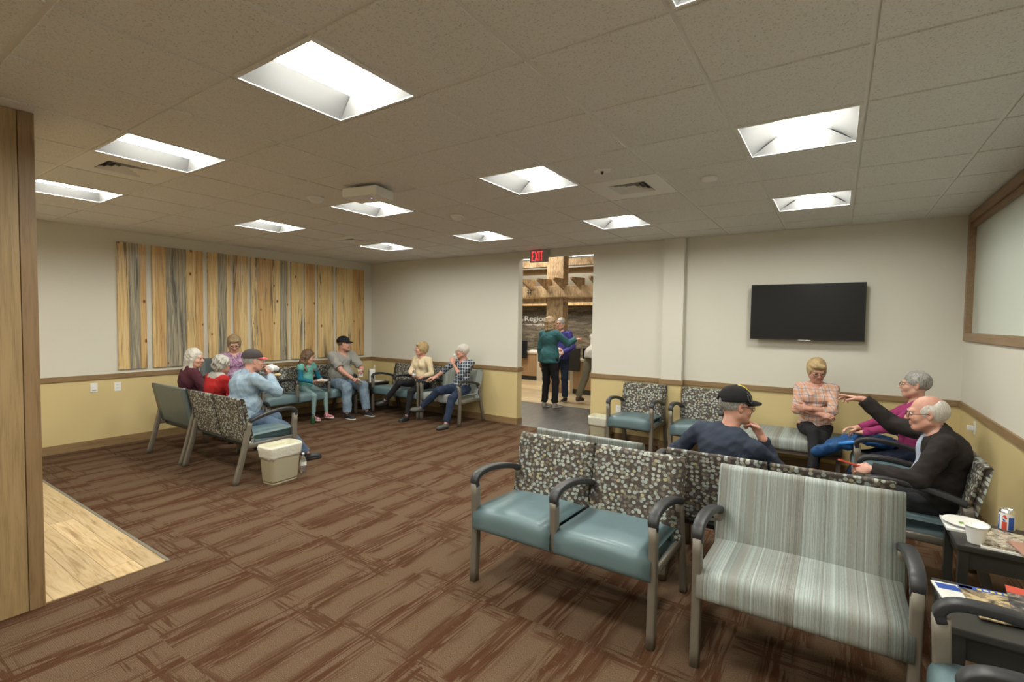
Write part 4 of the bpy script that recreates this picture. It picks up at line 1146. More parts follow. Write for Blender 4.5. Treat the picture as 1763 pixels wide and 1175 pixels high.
def person(label, base, face, s=1., seat=.475, lean=0, slump=0, side=0, twist=0, fat=0., fem=False, hy=0, hp=0, hr=0, hs=1., hfwd=.0, neck=.142, shd=0., 
           RA=None, LA=None, RL=None, LL=None, vox=.009, skinm=None, hair='short', hairm_=None, cap=None, glasses=False, top=None, sleeve=1., collar=False,
           pants=None, pantsr=0, shoe=None, stand=False, skirt=.02, sleeve_m=None, inner=None, yoke=None, feetdir=None, hoodie=None, jacket_open=False, hem=None, legcut=1., loose=.0, mouth_open=0, neckcut=.0):
    a = math.atan2(-face[0], face[1])
    skinm = skinm or skF
    hip_u = (.93*s if stand else seat+.095*s)
    P0 = V(0, 0, hip_u)
    ln = math.radians(lean); sd = math.radians(side)
    U = nrm(V(math.sin(sd), -math.sin(ln), math.cos(ln)*math.cos(sd)))     # lean>0 leans back
    sl = math.radians(slump)
    tw = math.radians(twist); R = V(math.cos(tw), math.sin(tw), 0); R = nrm(R-U*(R@U)); Fd = np.cross(U, R)
    Rh = V(1, 0, 0); Fh = V(0, 1, 0)
    U2 = nrm(U*math.cos(sl)+Fd*math.sin(sl)); F2 = nrm(np.cross(U2, R))   # upper back curls forward
    mid = P0+U*.24*s; N = mid+U2*.25*s
    fx = fat
    RT_ = np.stack([R, Fd, U], 1); RC = np.stack([R, F2, U2], 1)
    chestc = mid+U2*.10*s
    shw = (.165 if fem else .185)*s
    ShR = N-U2*(.055+shd)*s+R*shw; ShL = N-U2*(.055+shd)*s-R*shw
    H0 = N+nrm(U2*.9+F2*(.25+hfwd)+V(0, 0, .35))*neck*s
    HR = head_frame(H0, math.radians(hy), math.radians(hp), math.radians(hr))
    for A_ in (RA, LA):
        if A_ and 'wh' in A_: A_['w'] = H0+HR @ V(*A_['wh'])
    HipR = P0+V(.088*s, 0, -.01*s); HipL = P0-V(.088*s, 0, .01*s)
    RA = dict(RA or {}); LA = dict(LA or {}); RL = dict(RL or {}); LL = dict(LL or {})
    def arm(Sh, A, sg):
        w = A.get('w', (sg*.12, .36, seat+.17)); pole = A.get('pole', (sg*.8, -.3, -1))
        return ik(Sh, w, .285*s, .25*s, pole)
    EL_R, WR_R = arm(ShR, RA, 1); EL_L, WR_L = arm(ShL, LA, -1)
    def leg(Hp, Lg, sg):
        t = Lg.get('a', (sg*.11, .46 if not stand else 0, .085)); pole = Lg.get('pole', (sg*.15, 1, .8))
        return ik(Hp, t, .43*s, .41*s, pole)
    K_R, A_R = leg(HipR, RL, 1); K_L, A_L = leg(HipL, LL, -1)
    H0 = N+nrm(U2*.9+F2*(.25+hfwd)+V(0, 0, .35))*neck*s
    HR = head_frame(H0, math.radians(hy), math.radians(hp), math.radians(hr))
    if hy == 0 and hp == 0: pass
    hs_ = hs*s**.35
    Hx = lambda x, y, z: H0+HR @ (V(x, y, z)*hs_)
    neck_top = Hx(0, -.02, -.05)

    # ---- body (continuous skin)
    S = SDF()
    S.ell(P0, (.155*s+fx*.5, .105*s+fx*.6, .11*s), RT_, k=.05)
    S.ell(P0+U*.14*s+Fd*(.015+fx*.3), (.130*s+fx*.8, .095*s+fx, .13*s), RT_, k=.06)
    S.ell(chestc, (.145*s+fx*.4, .095*s+fx*.4, .16*s), RC, k=.06)
    S.cap(N-U2*(.06+shd)*s-R*.12*s, N-U2*(.06+shd)*s+R*.12*s, .055*s, k=.05)
    S.cap(N-U2*.05*s, neck_top, .060*s+fx*.1, .050*s+fx*.08, k=.03)
    for Sh, E_, W_ in ((ShR, EL_R, WR_R), (ShL, EL_L, WR_L)):
        S.cap(Sh, E_, .050*s+fx*.15, .038*s+fx*.06, k=.03); S.cap(E_, W_, .036*s+fx*.06, .025*s, k=.012)
        S.ell(E_+(W_-E_)*.28, (.036*s+fx*.05,)*3, None, k=.012)
    for Hp, K_, A_ in ((HipR, K_R, A_R), (HipL, K_L, A_L)):
        S.cap(Hp, K_, .078*s+fx*.3, .05*s, k=.03); S.cap(K_, A_, .049*s, .034*s, k=.02)
    parts = [(*S.mesh(vox*1.25), 0)]
    # head
    S = SDF(); hv = min(vox*.62, .0062); e = hs_
    HRm = HR
    S.ell(Hx(0, -.018, .030), np.array((.076, .096, .088))*e, HRm, k=.02)
    S.ell(Hx(0, .022, -.035), np.array((.062, .066, .080))*e, HRm, k=.03)
    S.ell(Hx(0, .060, -.092), np.array((.030, .026, .022))*e, HRm, k=.025)
    for q in (-1, 1):
        S.ell(Hx(q*.036, .058, -.028), np.array((.026, .026, .026))*e, HRm, k=.02)
        S.cap(Hx(q*.058, .0, -.055), Hx(q*.030, .055, -.088), .020*e, .018*e, k=.025)
    S.cap(Hx(-.034, .076, .026), Hx(.034, .076, .026), .014*e, k=.015)
    for q in (-1, 1): S.ell(Hx(q*.031, .106, .006), np.array((.020, .020, .013))*e, HRm, k=.010, sub=True)
    S.cap(Hx(0, .084, .012), Hx(0, .106, -.024), .0085*e, .0125*e, k=.012)
    for q in (-1, 1): S.ell(Hx(q*.012, .100, -.028), np.array((.009, .010, .008))*e, HRm, k=.006)
    S.cap(Hx(-.018, .087, -.053), Hx(.018, .087, -.053), .0075*e, k=.006); S.cap(Hx(-.016, .086, -.065), Hx(.016, .086, -.065), .0085*e, k=.006)
    S.ell(Hx(0, .103, -.059), np.array((.024, .012, .0018+.006*mouth_open))*e, HRm, k=.004, sub=True)
    S.ell(Hx(0, .094, -.077), np.array((.02, .008, .004))*e, HRm, k=.006, sub=True)
    for q in (-1, 1):
        Er = HRm @ np.array([[math.cos(q*.35), -math.sin(q*.35), 0], [math.sin(q*.35), math.cos(q*.35), 0], [0, 0, 1]])
        S.ell(Hx(q*.078, -.008, -.004), np.array((.008, .018, .031))*e, Er, k=.008)
        S.ell(Hx(q*.086, -.003, .002), np.array((.006, .010, .018))*e, Er, k=.004, sub=True)
    S.cap(N-U2*.02*s, neck_top, .058*s+fx*.1, .050*s+fx*.08, k=.03)
    v, q = S.mesh(hv); fc = v[q].mean(1); loc = ((fc-H0) @ HRm)/e
    lip = ((loc[:, 0]/.023)**2+((loc[:, 2]+.0595)/.0135)**2 < 1) & (loc[:, 1] > .08)
    parts.append((v, q, np.where(lip, 1, 0)))
    # hands
    for W_, E_, A, sg in ((WR_R, EL_R, RA, 1), (WR_L, EL_L, LA, -1)):
        if A.get('hide'): continue
        S = SDF(); fd = nrm(W_-E_); d = nrm(A.get('hd', fd)); n = A.get('hn', (-sg*.5, -.1, -1))
        hand_sdf(S, W_, d, n, sg*A.get('ts', 1), s*.98, A.get('curl', .55), curls=A.get('curls'), thumb=A.get('thumb', 1))
        S.cap(W_-fd*.05*s, W_, .0285*s, .0255*s, k=.01)
        parts.append((*S.mesh(min(vox*.55, .0055)), 0))
    root = mesh_obj('person', parts, [skinm, lipM])
    root.location = (base[0], base[1], 0); root.rotation_euler = (0, 0, a)
    tag(root, label, 'person')

    # ---- eyes, brows, glasses
    for q in (-1, 1):
        mb = MB(); r = .0125*e; vs = []; fs = []; c = Hx(q*.031, .0795, .006); mi = []
        n1, n2 = 8, 12
        for i in range(n1+1):
            th = PI*i/n1
            for j in range(n2):
                ph = 2*PI*j/n2; vs.append(c+HRm @ (V(math.sin(th)*math.cos(ph), math.cos(th), math.sin(th)*math.sin(ph))*r))
        for i in range(n1):
            for j in range(n2):
                mb_i = 1 if i < 2 else 0; mi.append(mb_i); fs.append((i*n2+j, i*n2+(j+1) % n2, (i+1)*n2+(j+1) % n2, (i+1)*n2+j))
        mb.add(vs, fs, 0, True); mb.mi = mi; mb.build('eye', [eyeW, eyeD], root)
    hm = hairm_ or hBrown
    mb = MB()
    for q in (-1, 1): mb.tube([Hx(q*.014, .094, .022), Hx(q*.032, .093, .029), Hx(q*.048, .080, .023)], [.002*e, .0032*e, .0015*e], 6)
    mb.build('eyebrows', hm if hair != 'curly' else hGrey, root)
    if glasses:
        mb = MB()
        for q in (-1, 1):
            ring = [Hx(q*.034+.023*math.cos(t_), .106-.010*abs(math.cos(t_)*q*.5+.5), -.002+.0165*math.sin(t_)) for t_ in np.linspace(0, 2*PI, 17)[:-1]]
            mb.tube(ring, .0017*e, 5, closed=True)
            mb.tube([Hx(q*.056, .098, .004), Hx(q*.074, .06, .006), Hx(q*.083, .0, .008), Hx(q*.080, -.02, -.008)], .0016*e, 5)
        mb.tube([Hx(-.011, .106, .002), Hx(0, .109, .005), Hx(.011, .106, .002)], .0016*e, 5)
        mb.build('glasses', glassM, root)
    # ---- hair
    S = SDF(); c0 = (0, -.022, .036); hd_ = None
    fcut = dict(c=(0, .125, -.022), r=(.078, .078, .085))
    if hair == 'short':
        S.ell(Hx(*c0), np.array((.087, .104, .096))*e, HRm, k=.02); S.ell(Hx(0, .13, -.03), np.array((.082, .085, .088))*e, HRm, k=.008, sub=True)
        S.ell(Hx(0, .06, -.13), np.array((.12, .12, .105))*e, HRm, k=.01, sub=True); hd_ = wrinkle(.004, 90, 3)
    elif hair == 'crop':
        S.ell(Hx(0, -.022, .034), np.array((.080, .099, .090))*e, HRm, k=.02); S.ell(Hx(0, .13, -.02), np.array((.082, .09, .09))*e, HRm, k=.006, sub=True)
        S.ell(Hx(0, .07, -.13), np.array((.12, .12, .11))*e, HRm, k=.01, sub=True); hd_ = wrinkle(.0015, 120, 3)
    elif hair == 'full':
        S.ell(Hx(0, -.028, .042), np.array((.094, .110, .100))*e, HRm, k=.02)
        S.ell(Hx(0, -.06, -.02), np.array((.082, .062, .075))*e, HRm, k=.03)
        for q in (-1, 1): S.ell(Hx(q*.068, .0, .0), np.array((.024, .045, .052))*e, HRm, k=.02)
        S.cap(Hx(-.04, .068, .080), Hx(.04, .068, .078), .026*e, .022*e, k=.02)
        S.ell(Hx(0, .135, -.035), np.array((.070, .075, .088))*e, HRm, k=.010, sub=True)
        S.ell(Hx(0, .05, -.15), np.array((.09, .10, .10))*e, HRm, k=.01, sub=True); hd_ = wrinkle(.005, 80, 5)
    elif hair == 'curly':
        S.ell(Hx(0, -.028, .036), np.array((.096, .112, .102))*e, HRm, k=.02); S.ell(Hx(0, -.065, -.02), np.array((.085, .06, .075))*e, HRm, k=.03)
        S.ell(Hx(0, .135, -.04), np.array((.078, .08, .09))*e, HRm, k=.010, sub=True); S.ell(Hx(0, .06, -.15), np.array((.10, .12, .10))*e, HRm, k=.01, sub=True); hd_ = wrinkle(.011, 110, 9)
    elif hair in ('long', 'bob'):
        S.ell(Hx(0, -.022, .040), np.array((.090, .106, .098))*e, HRm, k=.02)
        bl = (-.20 if hair == 'long' else -.10)
        for q in (-1, 1):
            S.cap(Hx(q*.070, .005, .03), Hx(q*.082, .0, bl), .032*e, .030*e, k=.03); S.cap(Hx(q*.05, -.06, .0), Hx(q*.06, -.07, bl-.02), .045*e, .035*e, k=.03)
        S.cap(Hx(0, -.08, .0), Hx(0, -.095, bl-.03), .05*e, .04*e, k=.03)
        if hair == 'long':
            for q in (-1, 1): S.cap(Hx(q*.085, .0, -.18), H0+V(q*.10, .07, -.30*s), .03*e, .016*e, k=.02)
            S.cap(Hx(0, -.10, -.2), H0+V(.0, -.10, -.34*s), .045*e, .02*e, k=.02)
        S.ell(Hx(0, .135, -.045), np.array((.066, .082, .115))*e, HRm, k=.010, sub=True); hd_ = wrinkle(.006, 75, 4)
    elif hair == 'bald':
        S.ell(Hx(0, -.026, .022), np.array((.084, .100, .090))*e, HRm, k=.02); S.ell(Hx(0, .045, .12), np.array((.092, .125, .085))*e, HRm, k=.012, sub=True)
        S.ell(Hx(0, .13, -.02), np.array((.090, .105, .10))*e, HRm, k=.008, sub=True); S.ell(Hx(0, .06, -.13), np.array((.12, .12, .105))*e, HRm, k=.01, sub=True); hd_ = wrinkle(.003, 100, 3)
    if cap: S.half(Hx(0, 0, .052), HRm @ V(0, .12, 1))
    S_hair = S
    vq = S.mesh(min(vox*.75, .0065), hd_)
    mesh_obj('hair', [(*vq, 0)], hm, root)
    if cap:
        cm, bmm = cap[:2]
        S = SDF(); S.ell(Hx(0, -.018, .042), np.array((.093, .113, .103))*e, HRm, k=.01); S.half(Hx(0, -.01, .040), HRm @ V(0, .10, -1))
        S.ell(Hx(0, -.135, .035), np.array((.03, .04, .022))*e, HRm, k=.004, sub=True)
        o = mesh_obj('cap', [(*S.mesh(min(vox*.7, .006)), 0)], cm, root)
        mb = MB(); nn = 14; vs = []
        for lay in (0, 1):
            for k in range(nn+1):
                a_ = math.radians(20+140*k/nn)
                for rr, dz in ((1., 0), (1.36, -.004), (1.62 if len(cap) < 3 else cap[2], -.014)):
                    wx = 1 if rr == 1 else (.97 if rr < 1.4 else .80)
                    z_ = .052-.012*abs(math.cos(a_))*(rr-.9)*2+dz-lay*.004
                    vs.append(Hx(.089*math.cos(a_)*wx, -.018+.104*math.sin(a_)*rr, z_))
        m_ = 3*(nn+1); fs = []
        for k in range(nn):
            for j in range(2):
                fs.append((3*k+j, 3*k+j+1, 3*k+3+j+1, 3*k+3+j)); fs.append((m_+3*k+j, m_+3*k+3+j, m_+3*k+4+j, m_+3*k+j+1))
            fs.append((3*k+2, m_+3*k+2, m_+3*k+5, 3*k+5))
        mb.add(vs, fs, 0, True); br = mb.build('brim', bmm, o)
        mb = MB(); mb.lathe([(.001, .006), (.006, .004), (.008, 0)], (0, 0, 0), 10); mb.v = [tuple(Hx(0, -.018, .142)+HRm @ V(*p)) for p in mb.v]; mb.build('button', cm, o)

    # ---- top
    inf = .014+loose
    S = SDF()
    S.ell(P0+U*.02*s, (.160*s+fx*.5+inf, .112*s+fx*.6+inf, .10*s), RT_, k=.05)
    S.ell(P0+U*.14*s+Fd*(.018+fx*.3), (.138*s+fx*.8+inf, .102*s+fx+inf, .14*s), RT_, k=.06)
    S.ell(chestc, (.150*s+fx*.4+inf, .100*s+fx*.4+inf, .165*s), RC, k=.06)
    if fem:
        for q in (-1, 1): S.ell(chestc+R*q*.068*s+F2*.075*s-U2*.01*s, (.062*s, .060*s, .060*s), RC, k=.035)
    S.cap(N-U2*(.062+shd)*s-R*.13*s, N-U2*(.062+shd)*s+R*.13*s, .058*s+.006, k=.05)
    if shd: S.cap(N-U2*.055*s-R*.05*s, N-U2*.055*s+R*.05*s, .060*s, k=.06)
    if hem: S.cap(P0+V(0, 0, -hem), P0+V(0, 0, .05), .150*s+inf+fx*.4, .145*s+inf, k=.03) if stand else None
    sl_ = sleeve
    sleeves = SDF() if sleeve_m else S
    for Sh, E_, W_, A in ((ShR, EL_R, WR_R, RA), (ShL, EL_L, WR_L, LA)):
        lz = loose*.8
        if sl_ <= .5:
            S.cap(Sh, Sh+(E_-Sh)*(sl_*2), .060*s+fx*.15+lz, .057*s+fx*.12+lz, k=.035, cutb=True)
        else:
            if sleeve_m:
                S.cap(Sh, Sh+(E_-Sh)*.35, .060*s+lz, .056*s+lz, k=.035, cutb=True)
            T = sleeves
            T.cap(Sh, E_, .058*s+fx*.15+lz-(.006 if sleeve_m else 0), .049*s+fx*.06+lz, k=.035)
            T.cap(E_, E_+(W_-E_)*min(1, (sl_-.5)*2), .050*s+fx*.06+lz, (.036*s+.004+lz*.8), k=.02, cutb=True)
    if collar:
        S.cap(N-U2*.01*s-F2*.01*s, N+U2*.030*s, .078*s, .068*s, k=.008, cutb=True)
    # neck opening
    S.cap(N-U2*.01*s+F2*.01, N+U2*.2*s+F2*.03, (.060 if not collar else .063)*s+fx*.1+neckcut, .066*s+neckcut, k=.006, sub=True)
    if neckcut >= 0: S.ell(N+U2*.0*s+F2*.085*s, ((.032+neckcut)*s, .05*s, (.05+neckcut)*s), RC, k=.01, sub=True)
    if not stand: S.half(P0-U*.055*s, -U, k=.01)
    else: S.half(P0+V(0, 0, -(hem or .05)), V(0, 0, -1), k=.006)
    tm_ = top
    mesh_obj('shirt' if not jacket_open else 'jacket', [(*S.mesh(vox, wrinkle(.0068, 46, int(abs(base[0])*10))), 0)], tm_, root)
    if sleeve_m: mesh_obj('sleeves', [(*sleeves.mesh(vox, wrinkle(.003, 45, 2)), 0)], sleeve_m, root)
    if yoke:      # collar or hood piece in another colour
        S = SDF(); S.cap(N-U2*.035*s-F2*.01*s-R*.05, N-U2*.035*s-F2*.01*s+R*.05, .085*s, k=.01)
        S.ell(N-U2*.10*s-F2*.055*s, (.10*s, .05*s, .08*s), RC, k=.03)
        S.cap(N-U2*.01*s+F2*.01, N+U2*.2*s+F2*.03, .064*s, .07*s, k=.006, sub=True)
        S.ell(N+F2*.13*s-U2*.03*s, (.07*s, .09*s, .09*s), RC, k=.01, sub=True)
        mesh_obj('hood', [(*S.mesh(vox, wrinkle(.004, 50, 1)), 0)], yoke, root)
    if inner:     # shirt front showing in an open jacket
        S = SDF()
        S.ell(P0+U*.13*s+Fd*(.030+fx*.3), (.105*s+fx*.5, .108*s+fx+inf, .17*s), RT_, k=.06); S.ell(chestc+F2*.012, (.085*s, .103*s+fx*.4+inf, .165*s), RC, k=.05)
        S.cap(N-U2*.02*s, N+U2*.025*s+F2*.008, .070*s, .064*s, k=.008, cutb=True); S.cap(N-U2*.02*s, N+U2*.2*s+F2*.03, .058*s, .064*s, k=.004, sub=True)
        mesh_obj('shirt', [(*S.mesh(vox, wrinkle(.003, 40, 5)), 0)], inner, root)
    # ---- trousers
    S = SDF(); pr = pantsr
    S.ell(P0-U*.01*s, (.160*s+fx*.5+.008, .112*s+fx*.55+.006, .11*s), RT_, k=.05)
    for Hp, K_, A_ in ((HipR, K_R, A_R), (HipL, K_L, A_L)):
        S.cap(Hp, K_, .088*s+fx*.3+pr, .062*s+pr+fx*.1, k=.03)
        S.cap(K_, K_+(A_-K_)*legcut*.97, .061*s+pr+fx*.1, .046*s+pr*1.3, k=.018, cutb=True)
    mesh_obj('trousers', [(*S.mesh(vox, wrinkle(.0068 if pr >= 0 else .002, 44, 7)), 0)], pants, root)
    # ---- shoes
    sm_, sole = shoe or (blackM, blackM)
    for K_, A_, Lg in ((K_R, A_R, RL), (K_L, A_L, LL)):
        if Lg.get('hide'): continue
        sh = nrm(A_-K_); fd = nrm(Lg.get('fd', (0, 1, 0) if not feetdir else feetdir)); up_ = -sh; up_ = nrm(up_-fd*(up_@fd))
        if A_[2] < .12: fd = nrm(V(fd[0], fd[1], 0)); up_ = V(0, 0, 1)
        rt_ = np.cross(fd, up_); RR = np.stack([rt_, fd, up_], 1); hgt = .078*s
        S = SDF(); b = A_-up_*hgt*.55
        S.cap(A_+up_*.005*s, b-fd*.01*s, .041*s, .040*s, k=.02, cuta=True); S.ell(b+fd*.06*s-up_*.005*s, (.043*s, .10*s, .036*s), RR, k=.03); S.ell(b+fd*.125*s-up_*.012*s, (.044*s, .062*s, .028*s), RR, k=.02)
        S.half(A_-up_*(hgt-.012), -up_, k=.004)
        o = mesh_obj('shoe', [(*S.mesh(vox*.8), 0)], sm_, root)
        S = SDF(); bb = A_-up_*(hgt-.006*s)
        S.ell(bb+fd*.035*s, (.040*s, .085*s, .03*s), RR, k=.02); S.ell(bb+fd*.115*s, (.048*s, .075*s, .03*s), RR, k=.03)
        S.half(A_-up_*(hgt-.022*s), up_, k=.003); S.half(A_-up_*(hgt+.004), -up_, k=.003)
        mesh_obj('sole', [(*S.mesh(vox*.7), 0)], sole, o)
    root['_j'] = 0; del root['_j']
    return dict(root=root, H=H0, HR=HR, WR=WR_R, WL=WR_L, ER=EL_R, EL=EL_L, N=N, R=R, F2=F2, U2=U2, KR=K_R, KL=K_L, AR=A_R, AL=A_L, P0=P0)

# ---------------------------------------------------------------- the people
jeansM = denim('blue_jeans', (.055, .085, .14), (.12, .17, .24)); jeansD = denim('dark_jeans', (.018, .028, .055), (.035, .05, .09)); jeansL = denim('washed_jeans', (.11, .16, .22), (.22, .29, .36))
blackC = cloth('black_cloth', (.018, .018, .021)); blackS = simple('black_shoe', (.015, .015, .016), .5)
P = {}
# left group
P['whitehair'] = person('person with long white hair in a maroon jacket on the wide chair, head turned right', (.98, -3.72), (.1, 1), .93, fem=True, slump=10, hy=-48, hp=6, hair='long', hairm_=hWhite,
    top=cloth('maroon_cloth', (.075, .022, .032)), pants=blackC, skinm=skF, RA=dict(w=(.12, .32, .66)), LA=dict(w=(-.12, .32, .66)), vox=.011, loose=.012, collar=True)
P['redhood'] = person('person with grey curly hair in a red jacket with a grey hood, seen from behind', (1.64, -3.72), (-.1, 1), .87, fem=True, slump=14, hy=22, hp=14, hair='curly', hairm_=hCurl,
    top=cloth('red_cloth', (.36, .02, .02)), yoke=cloth('grey_melange', (.36, .35, .33)), pants=jeansD, RA=dict(w=(.10, .32, .66)), LA=dict(w=(-.10, .32, .66)), vox=.011, loose=.01)
P['denim'] = person('person in a light denim shirt and dark cap with pink brim, eating, side view', (2.22, -3.72), (.10, 1), .99, fat=.055, slump=14, lean=-4, hy=-8, hp=4, hair='crop', hairm_=hGrey, skinm=skP,
    cap=(cloth('charcoal_cap', (.06, .05, .05)), simple('pink_brim', (.62, .12, .14), .6)), top=denim('light_denim', (.20, .28, .36), (.34, .43, .51)), collar=True, pants=jeansM, pantsr=.01,
    RA=dict(wh=(.03, .17, -.16), pole=(.6, .9, -1), hd=(-.35, .05, .9), hn=(-.5, -.85, .1), curl=.55), LA=dict(wh=(-.06, .20, -.18), pole=(-.8, .3, -1), hd=(.5, -.05, .85), hn=(.6, -.8, 0), curl=.5),
    RL=dict(a=(.32, .60, .085), pole=(.3, 1, .8)), LL=dict(a=(.0, .52, .085)), shoe=(blackS, blackS), vox=.008, loose=.012, mouth_open=1)
P['purple'] = person('person in a purple patterned blouse and glasses facing the camera from the tall chair', (.47, -2.90), (1, -.30), .91, seat=.62, fem=True, hy=-8, hp=22, hair='full', hairm_=hStraw, glasses=True,
    top=mottled('purple_print', [(0, (.20, .09, .17)), (.45, (.34, .20, .32)), (.52, (.42, .32, .42)), (.6, (.30, .07, .19)), (.66, (.22, .13, .24))], 18, .8), collar=True, pants=blackC,
    RA=dict(w=(.12, .30, .80)), LA=dict(w=(-.12, .30, .80)), RL=dict(a=(.1, .40, .26)), LL=dict(a=(-.1, .40, .26)), vox=.010)
P['girl'] = person('girl in a teal top with blue sleeves and patterned leggings holding a paper plate', (.45, -1.74), (1, .22), .78, fem=False, slump=8, hy=30, hp=16, hair='long', hairm_=hBrown, hs=1.04,
    top=cloth('teal_cotton', (.14, .38, .34)), sleeve_m=cloth('blue_sleeve', (.015, .13, .20)), pants=mottled('printed_leggings', [(0, (.12, .22, .22)), (.48, (.26, .36, .35)), (.55, (.12, .22, .23)), (.62, (.32, .42, .40))], 60, .8), pantsr=-.006,
    RA=dict(w=(.10, .25, .640), hd=(-.5, .9, -.05), hn=(-.4, -.1, 1), curl=.35), LA=dict(w=(-.09, .24, .665), hd=(.35, .9, -.3), hn=(.2, -.2, -1), curl=.7),
    RL=dict(a=(.15, .30, .10)), LL=dict(a=(-.10, .34, .10)), shoe=(mottled('pink_trainer', [(0, (.30, .05, .09)), (.5, (.42, .10, .14)), (.56, (.55, .50, .50))], 30, .6), soleW), vox=.009)
P['greytee'] = person('heavy person in a grey T-shirt, jeans and black cap holding a booklet', (.46, -1.10), (1, -.02), 1.06, fat=.075, slump=8, lean=-6, hy=48, hp=2, hair='crop', hairm_=hBrown, skinm=skP,
    cap=(cloth('black_cap', (.012, .012, .016)), cloth('black_brim', (.012, .012, .016))), top=cloth('grey_tee', (.29, .285, .265)), sleeve=.42, pants=jeansL, pantsr=.018,
    RA=dict(w=(.03, .44, .640), pole=(1, -.2, -.6), hd=(-.5, .8, -.4), hn=(-.6, -.2, -.7), curl=.6), LA=dict(w=(-.16, .40, .70), pole=(-1, -.2, -.6), hd=(.6, .8, .1), hn=(.5, -.4, .6), curl=.6),
    RL=dict(a=(.20, .50, .085)), LL=dict(a=(-.17, .53, .085)), shoe=(blackS, soleW), vox=.009, loose=.014, mouth_open=1)
P['cream'] = person('blonde person in a cream top and black trousers looking left with a phone', (1.74, -.36), (0, -1), .95, fem=True, hy=-42, hp=0, hair='full', hairm_=hBlonde, skinm=skP,
    top=cloth('cream_knit', (.60, .50, .33)), sleeve=.8, pants=blackC, RA=dict(w=(-.06, .30, .70), pole=(1, -.1, -1), hd=(-.6, .8, .2), hn=(-.3, -.3, .9), curl=.45), LA=dict(w=(-.20, .28, .69), pole=(-1, -.1, -1), hd=(.7, .7, .1), hn=(.2, -.4, .9), curl=.5),
    RL=dict(a=(.36, .50, .30), pole=(-.6, .6, 1), fd=(.5, .8, -.1)), LL=dict(a=(-.12, .47, .085)), shoe=(blackS, blackS), vox=.009)
P['plaid'] = person('person in a black and white plaid shirt and jeans with legs crossed, hand at mouth', (2.64, -.38), (0, -1), .95, slump=14, lean=12, hy=-50, hp=2, hair='short', hairm_=hSnow, skinm=skP, glasses=True,
    top=plaid('plaid_shirt', (.035, .04, .055), [(.052, .30, (.50, .55, .60), 0, .1), (.052, .28, (.45, .52, .58), 2, .3), (.104, .10, (.02, .02, .03), 0, .6)]), sleeve=.62, collar=True, pants=jeansD, pantsr=.008,
    RA=dict(w=(.34, .26, .735), pole=(1, -.4, -.5), hd=(.6, .7, -.15), hn=(.1, -.1, -1), curl=.3), LA=dict(wh=(-.03, .15, -.19), pole=(-.3, .5, -1.6), hd=(.45, -.05, .9), hn=(.7, -.5, .1), curl=.75),
    RL=dict(a=(.40, .50, .27), pole=(-.8, .6, 1), fd=(.6, .8, .1)), LL=dict(a=(-.14, .53, .085), fd=(.2, 1, 0)), shoe=(simple('grey_shoe', (.07, .07, .065), .6), blackS), vox=.009)
# lobby
P['teal'] = person('standing person in a teal jacket and black trousers in the lobby, pointing right', (3.12, 1.68), (.25, 1), 1.05, stand=True, fem=True, hy=-20, hair='bob', hairm_=hStraw,
    top=cloth('teal_jacket', (.040, .125, .145)), hem=.10, loose=.022, pants=blackC, pantsr=.012, RA=dict(w=(.24, .46, 1.32), pole=(.6, .1, -1), hd=(.6, .8, .2), hn=(-.3, 0, -1), curls=[.1, .6, .8, .9]), LA=dict(w=(-.25, .02, .86), pole=(-1, -.6, 0)),
    RL=dict(a=(.10, .06, .085)), LL=dict(a=(-.09, -.03, .085)), shoe=(simple('grey_slip_on', (.30, .29, .27), .7), soleW), vox=.012)
P['bluevest'] = person('standing person in a blue top and jeans with papers, facing the person in teal', (2.92, 2.52), (.10, -1), 1.04, stand=True, fem=True, hy=-10, hair='short', hairm_=hGrey, glasses=True,
    top=mottled('royal_blue_print', [(0, (.03, .025, .20)), (.55, (.05, .045, .26)), (.66, (.35, .36, .42))], 9, .7), hem=.08, loose=.02, pants=jeansD, pantsr=.012,
    RA=dict(w=(-.02, .24, 1.12), pole=(1, -.1, -1)), LA=dict(w=(-.16, .26, 1.04), pole=(-1, -.3, -1), hd=(.5, .8, -.3)), RL=dict(a=(.10, .03, .085)), LL=dict(a=(-.12, .02, .085)), shoe=(blackS, soleW), vox=.013)
P['leaning'] = person('person in a white shirt and khaki trousers leaning over the lobby counter', (3.58, 2.70), (.2, 1), 1.04, stand=True, lean=-28, slump=8, hair='short', hairm_=hGrey,
    top=cloth('white_shirt', (.50, .48, .43)), hem=.03, loose=.02, pants=cloth('khaki', (.15, .135, .09)), pantsr=.014,
    RA=dict(w=(.2, .62, .92), pole=(1, -.1, -.6)), LA=dict(w=(-.2, .62, .92), pole=(-1, -.1, -.6)), LL=dict(a=(-.16, -.30, .085), pole=(0, 1, .2)), RL=dict(a=(.10, .05, .085)), shoe=(simple('brown_shoe', (.06, .04, .025), .5), blackS), vox=.014)
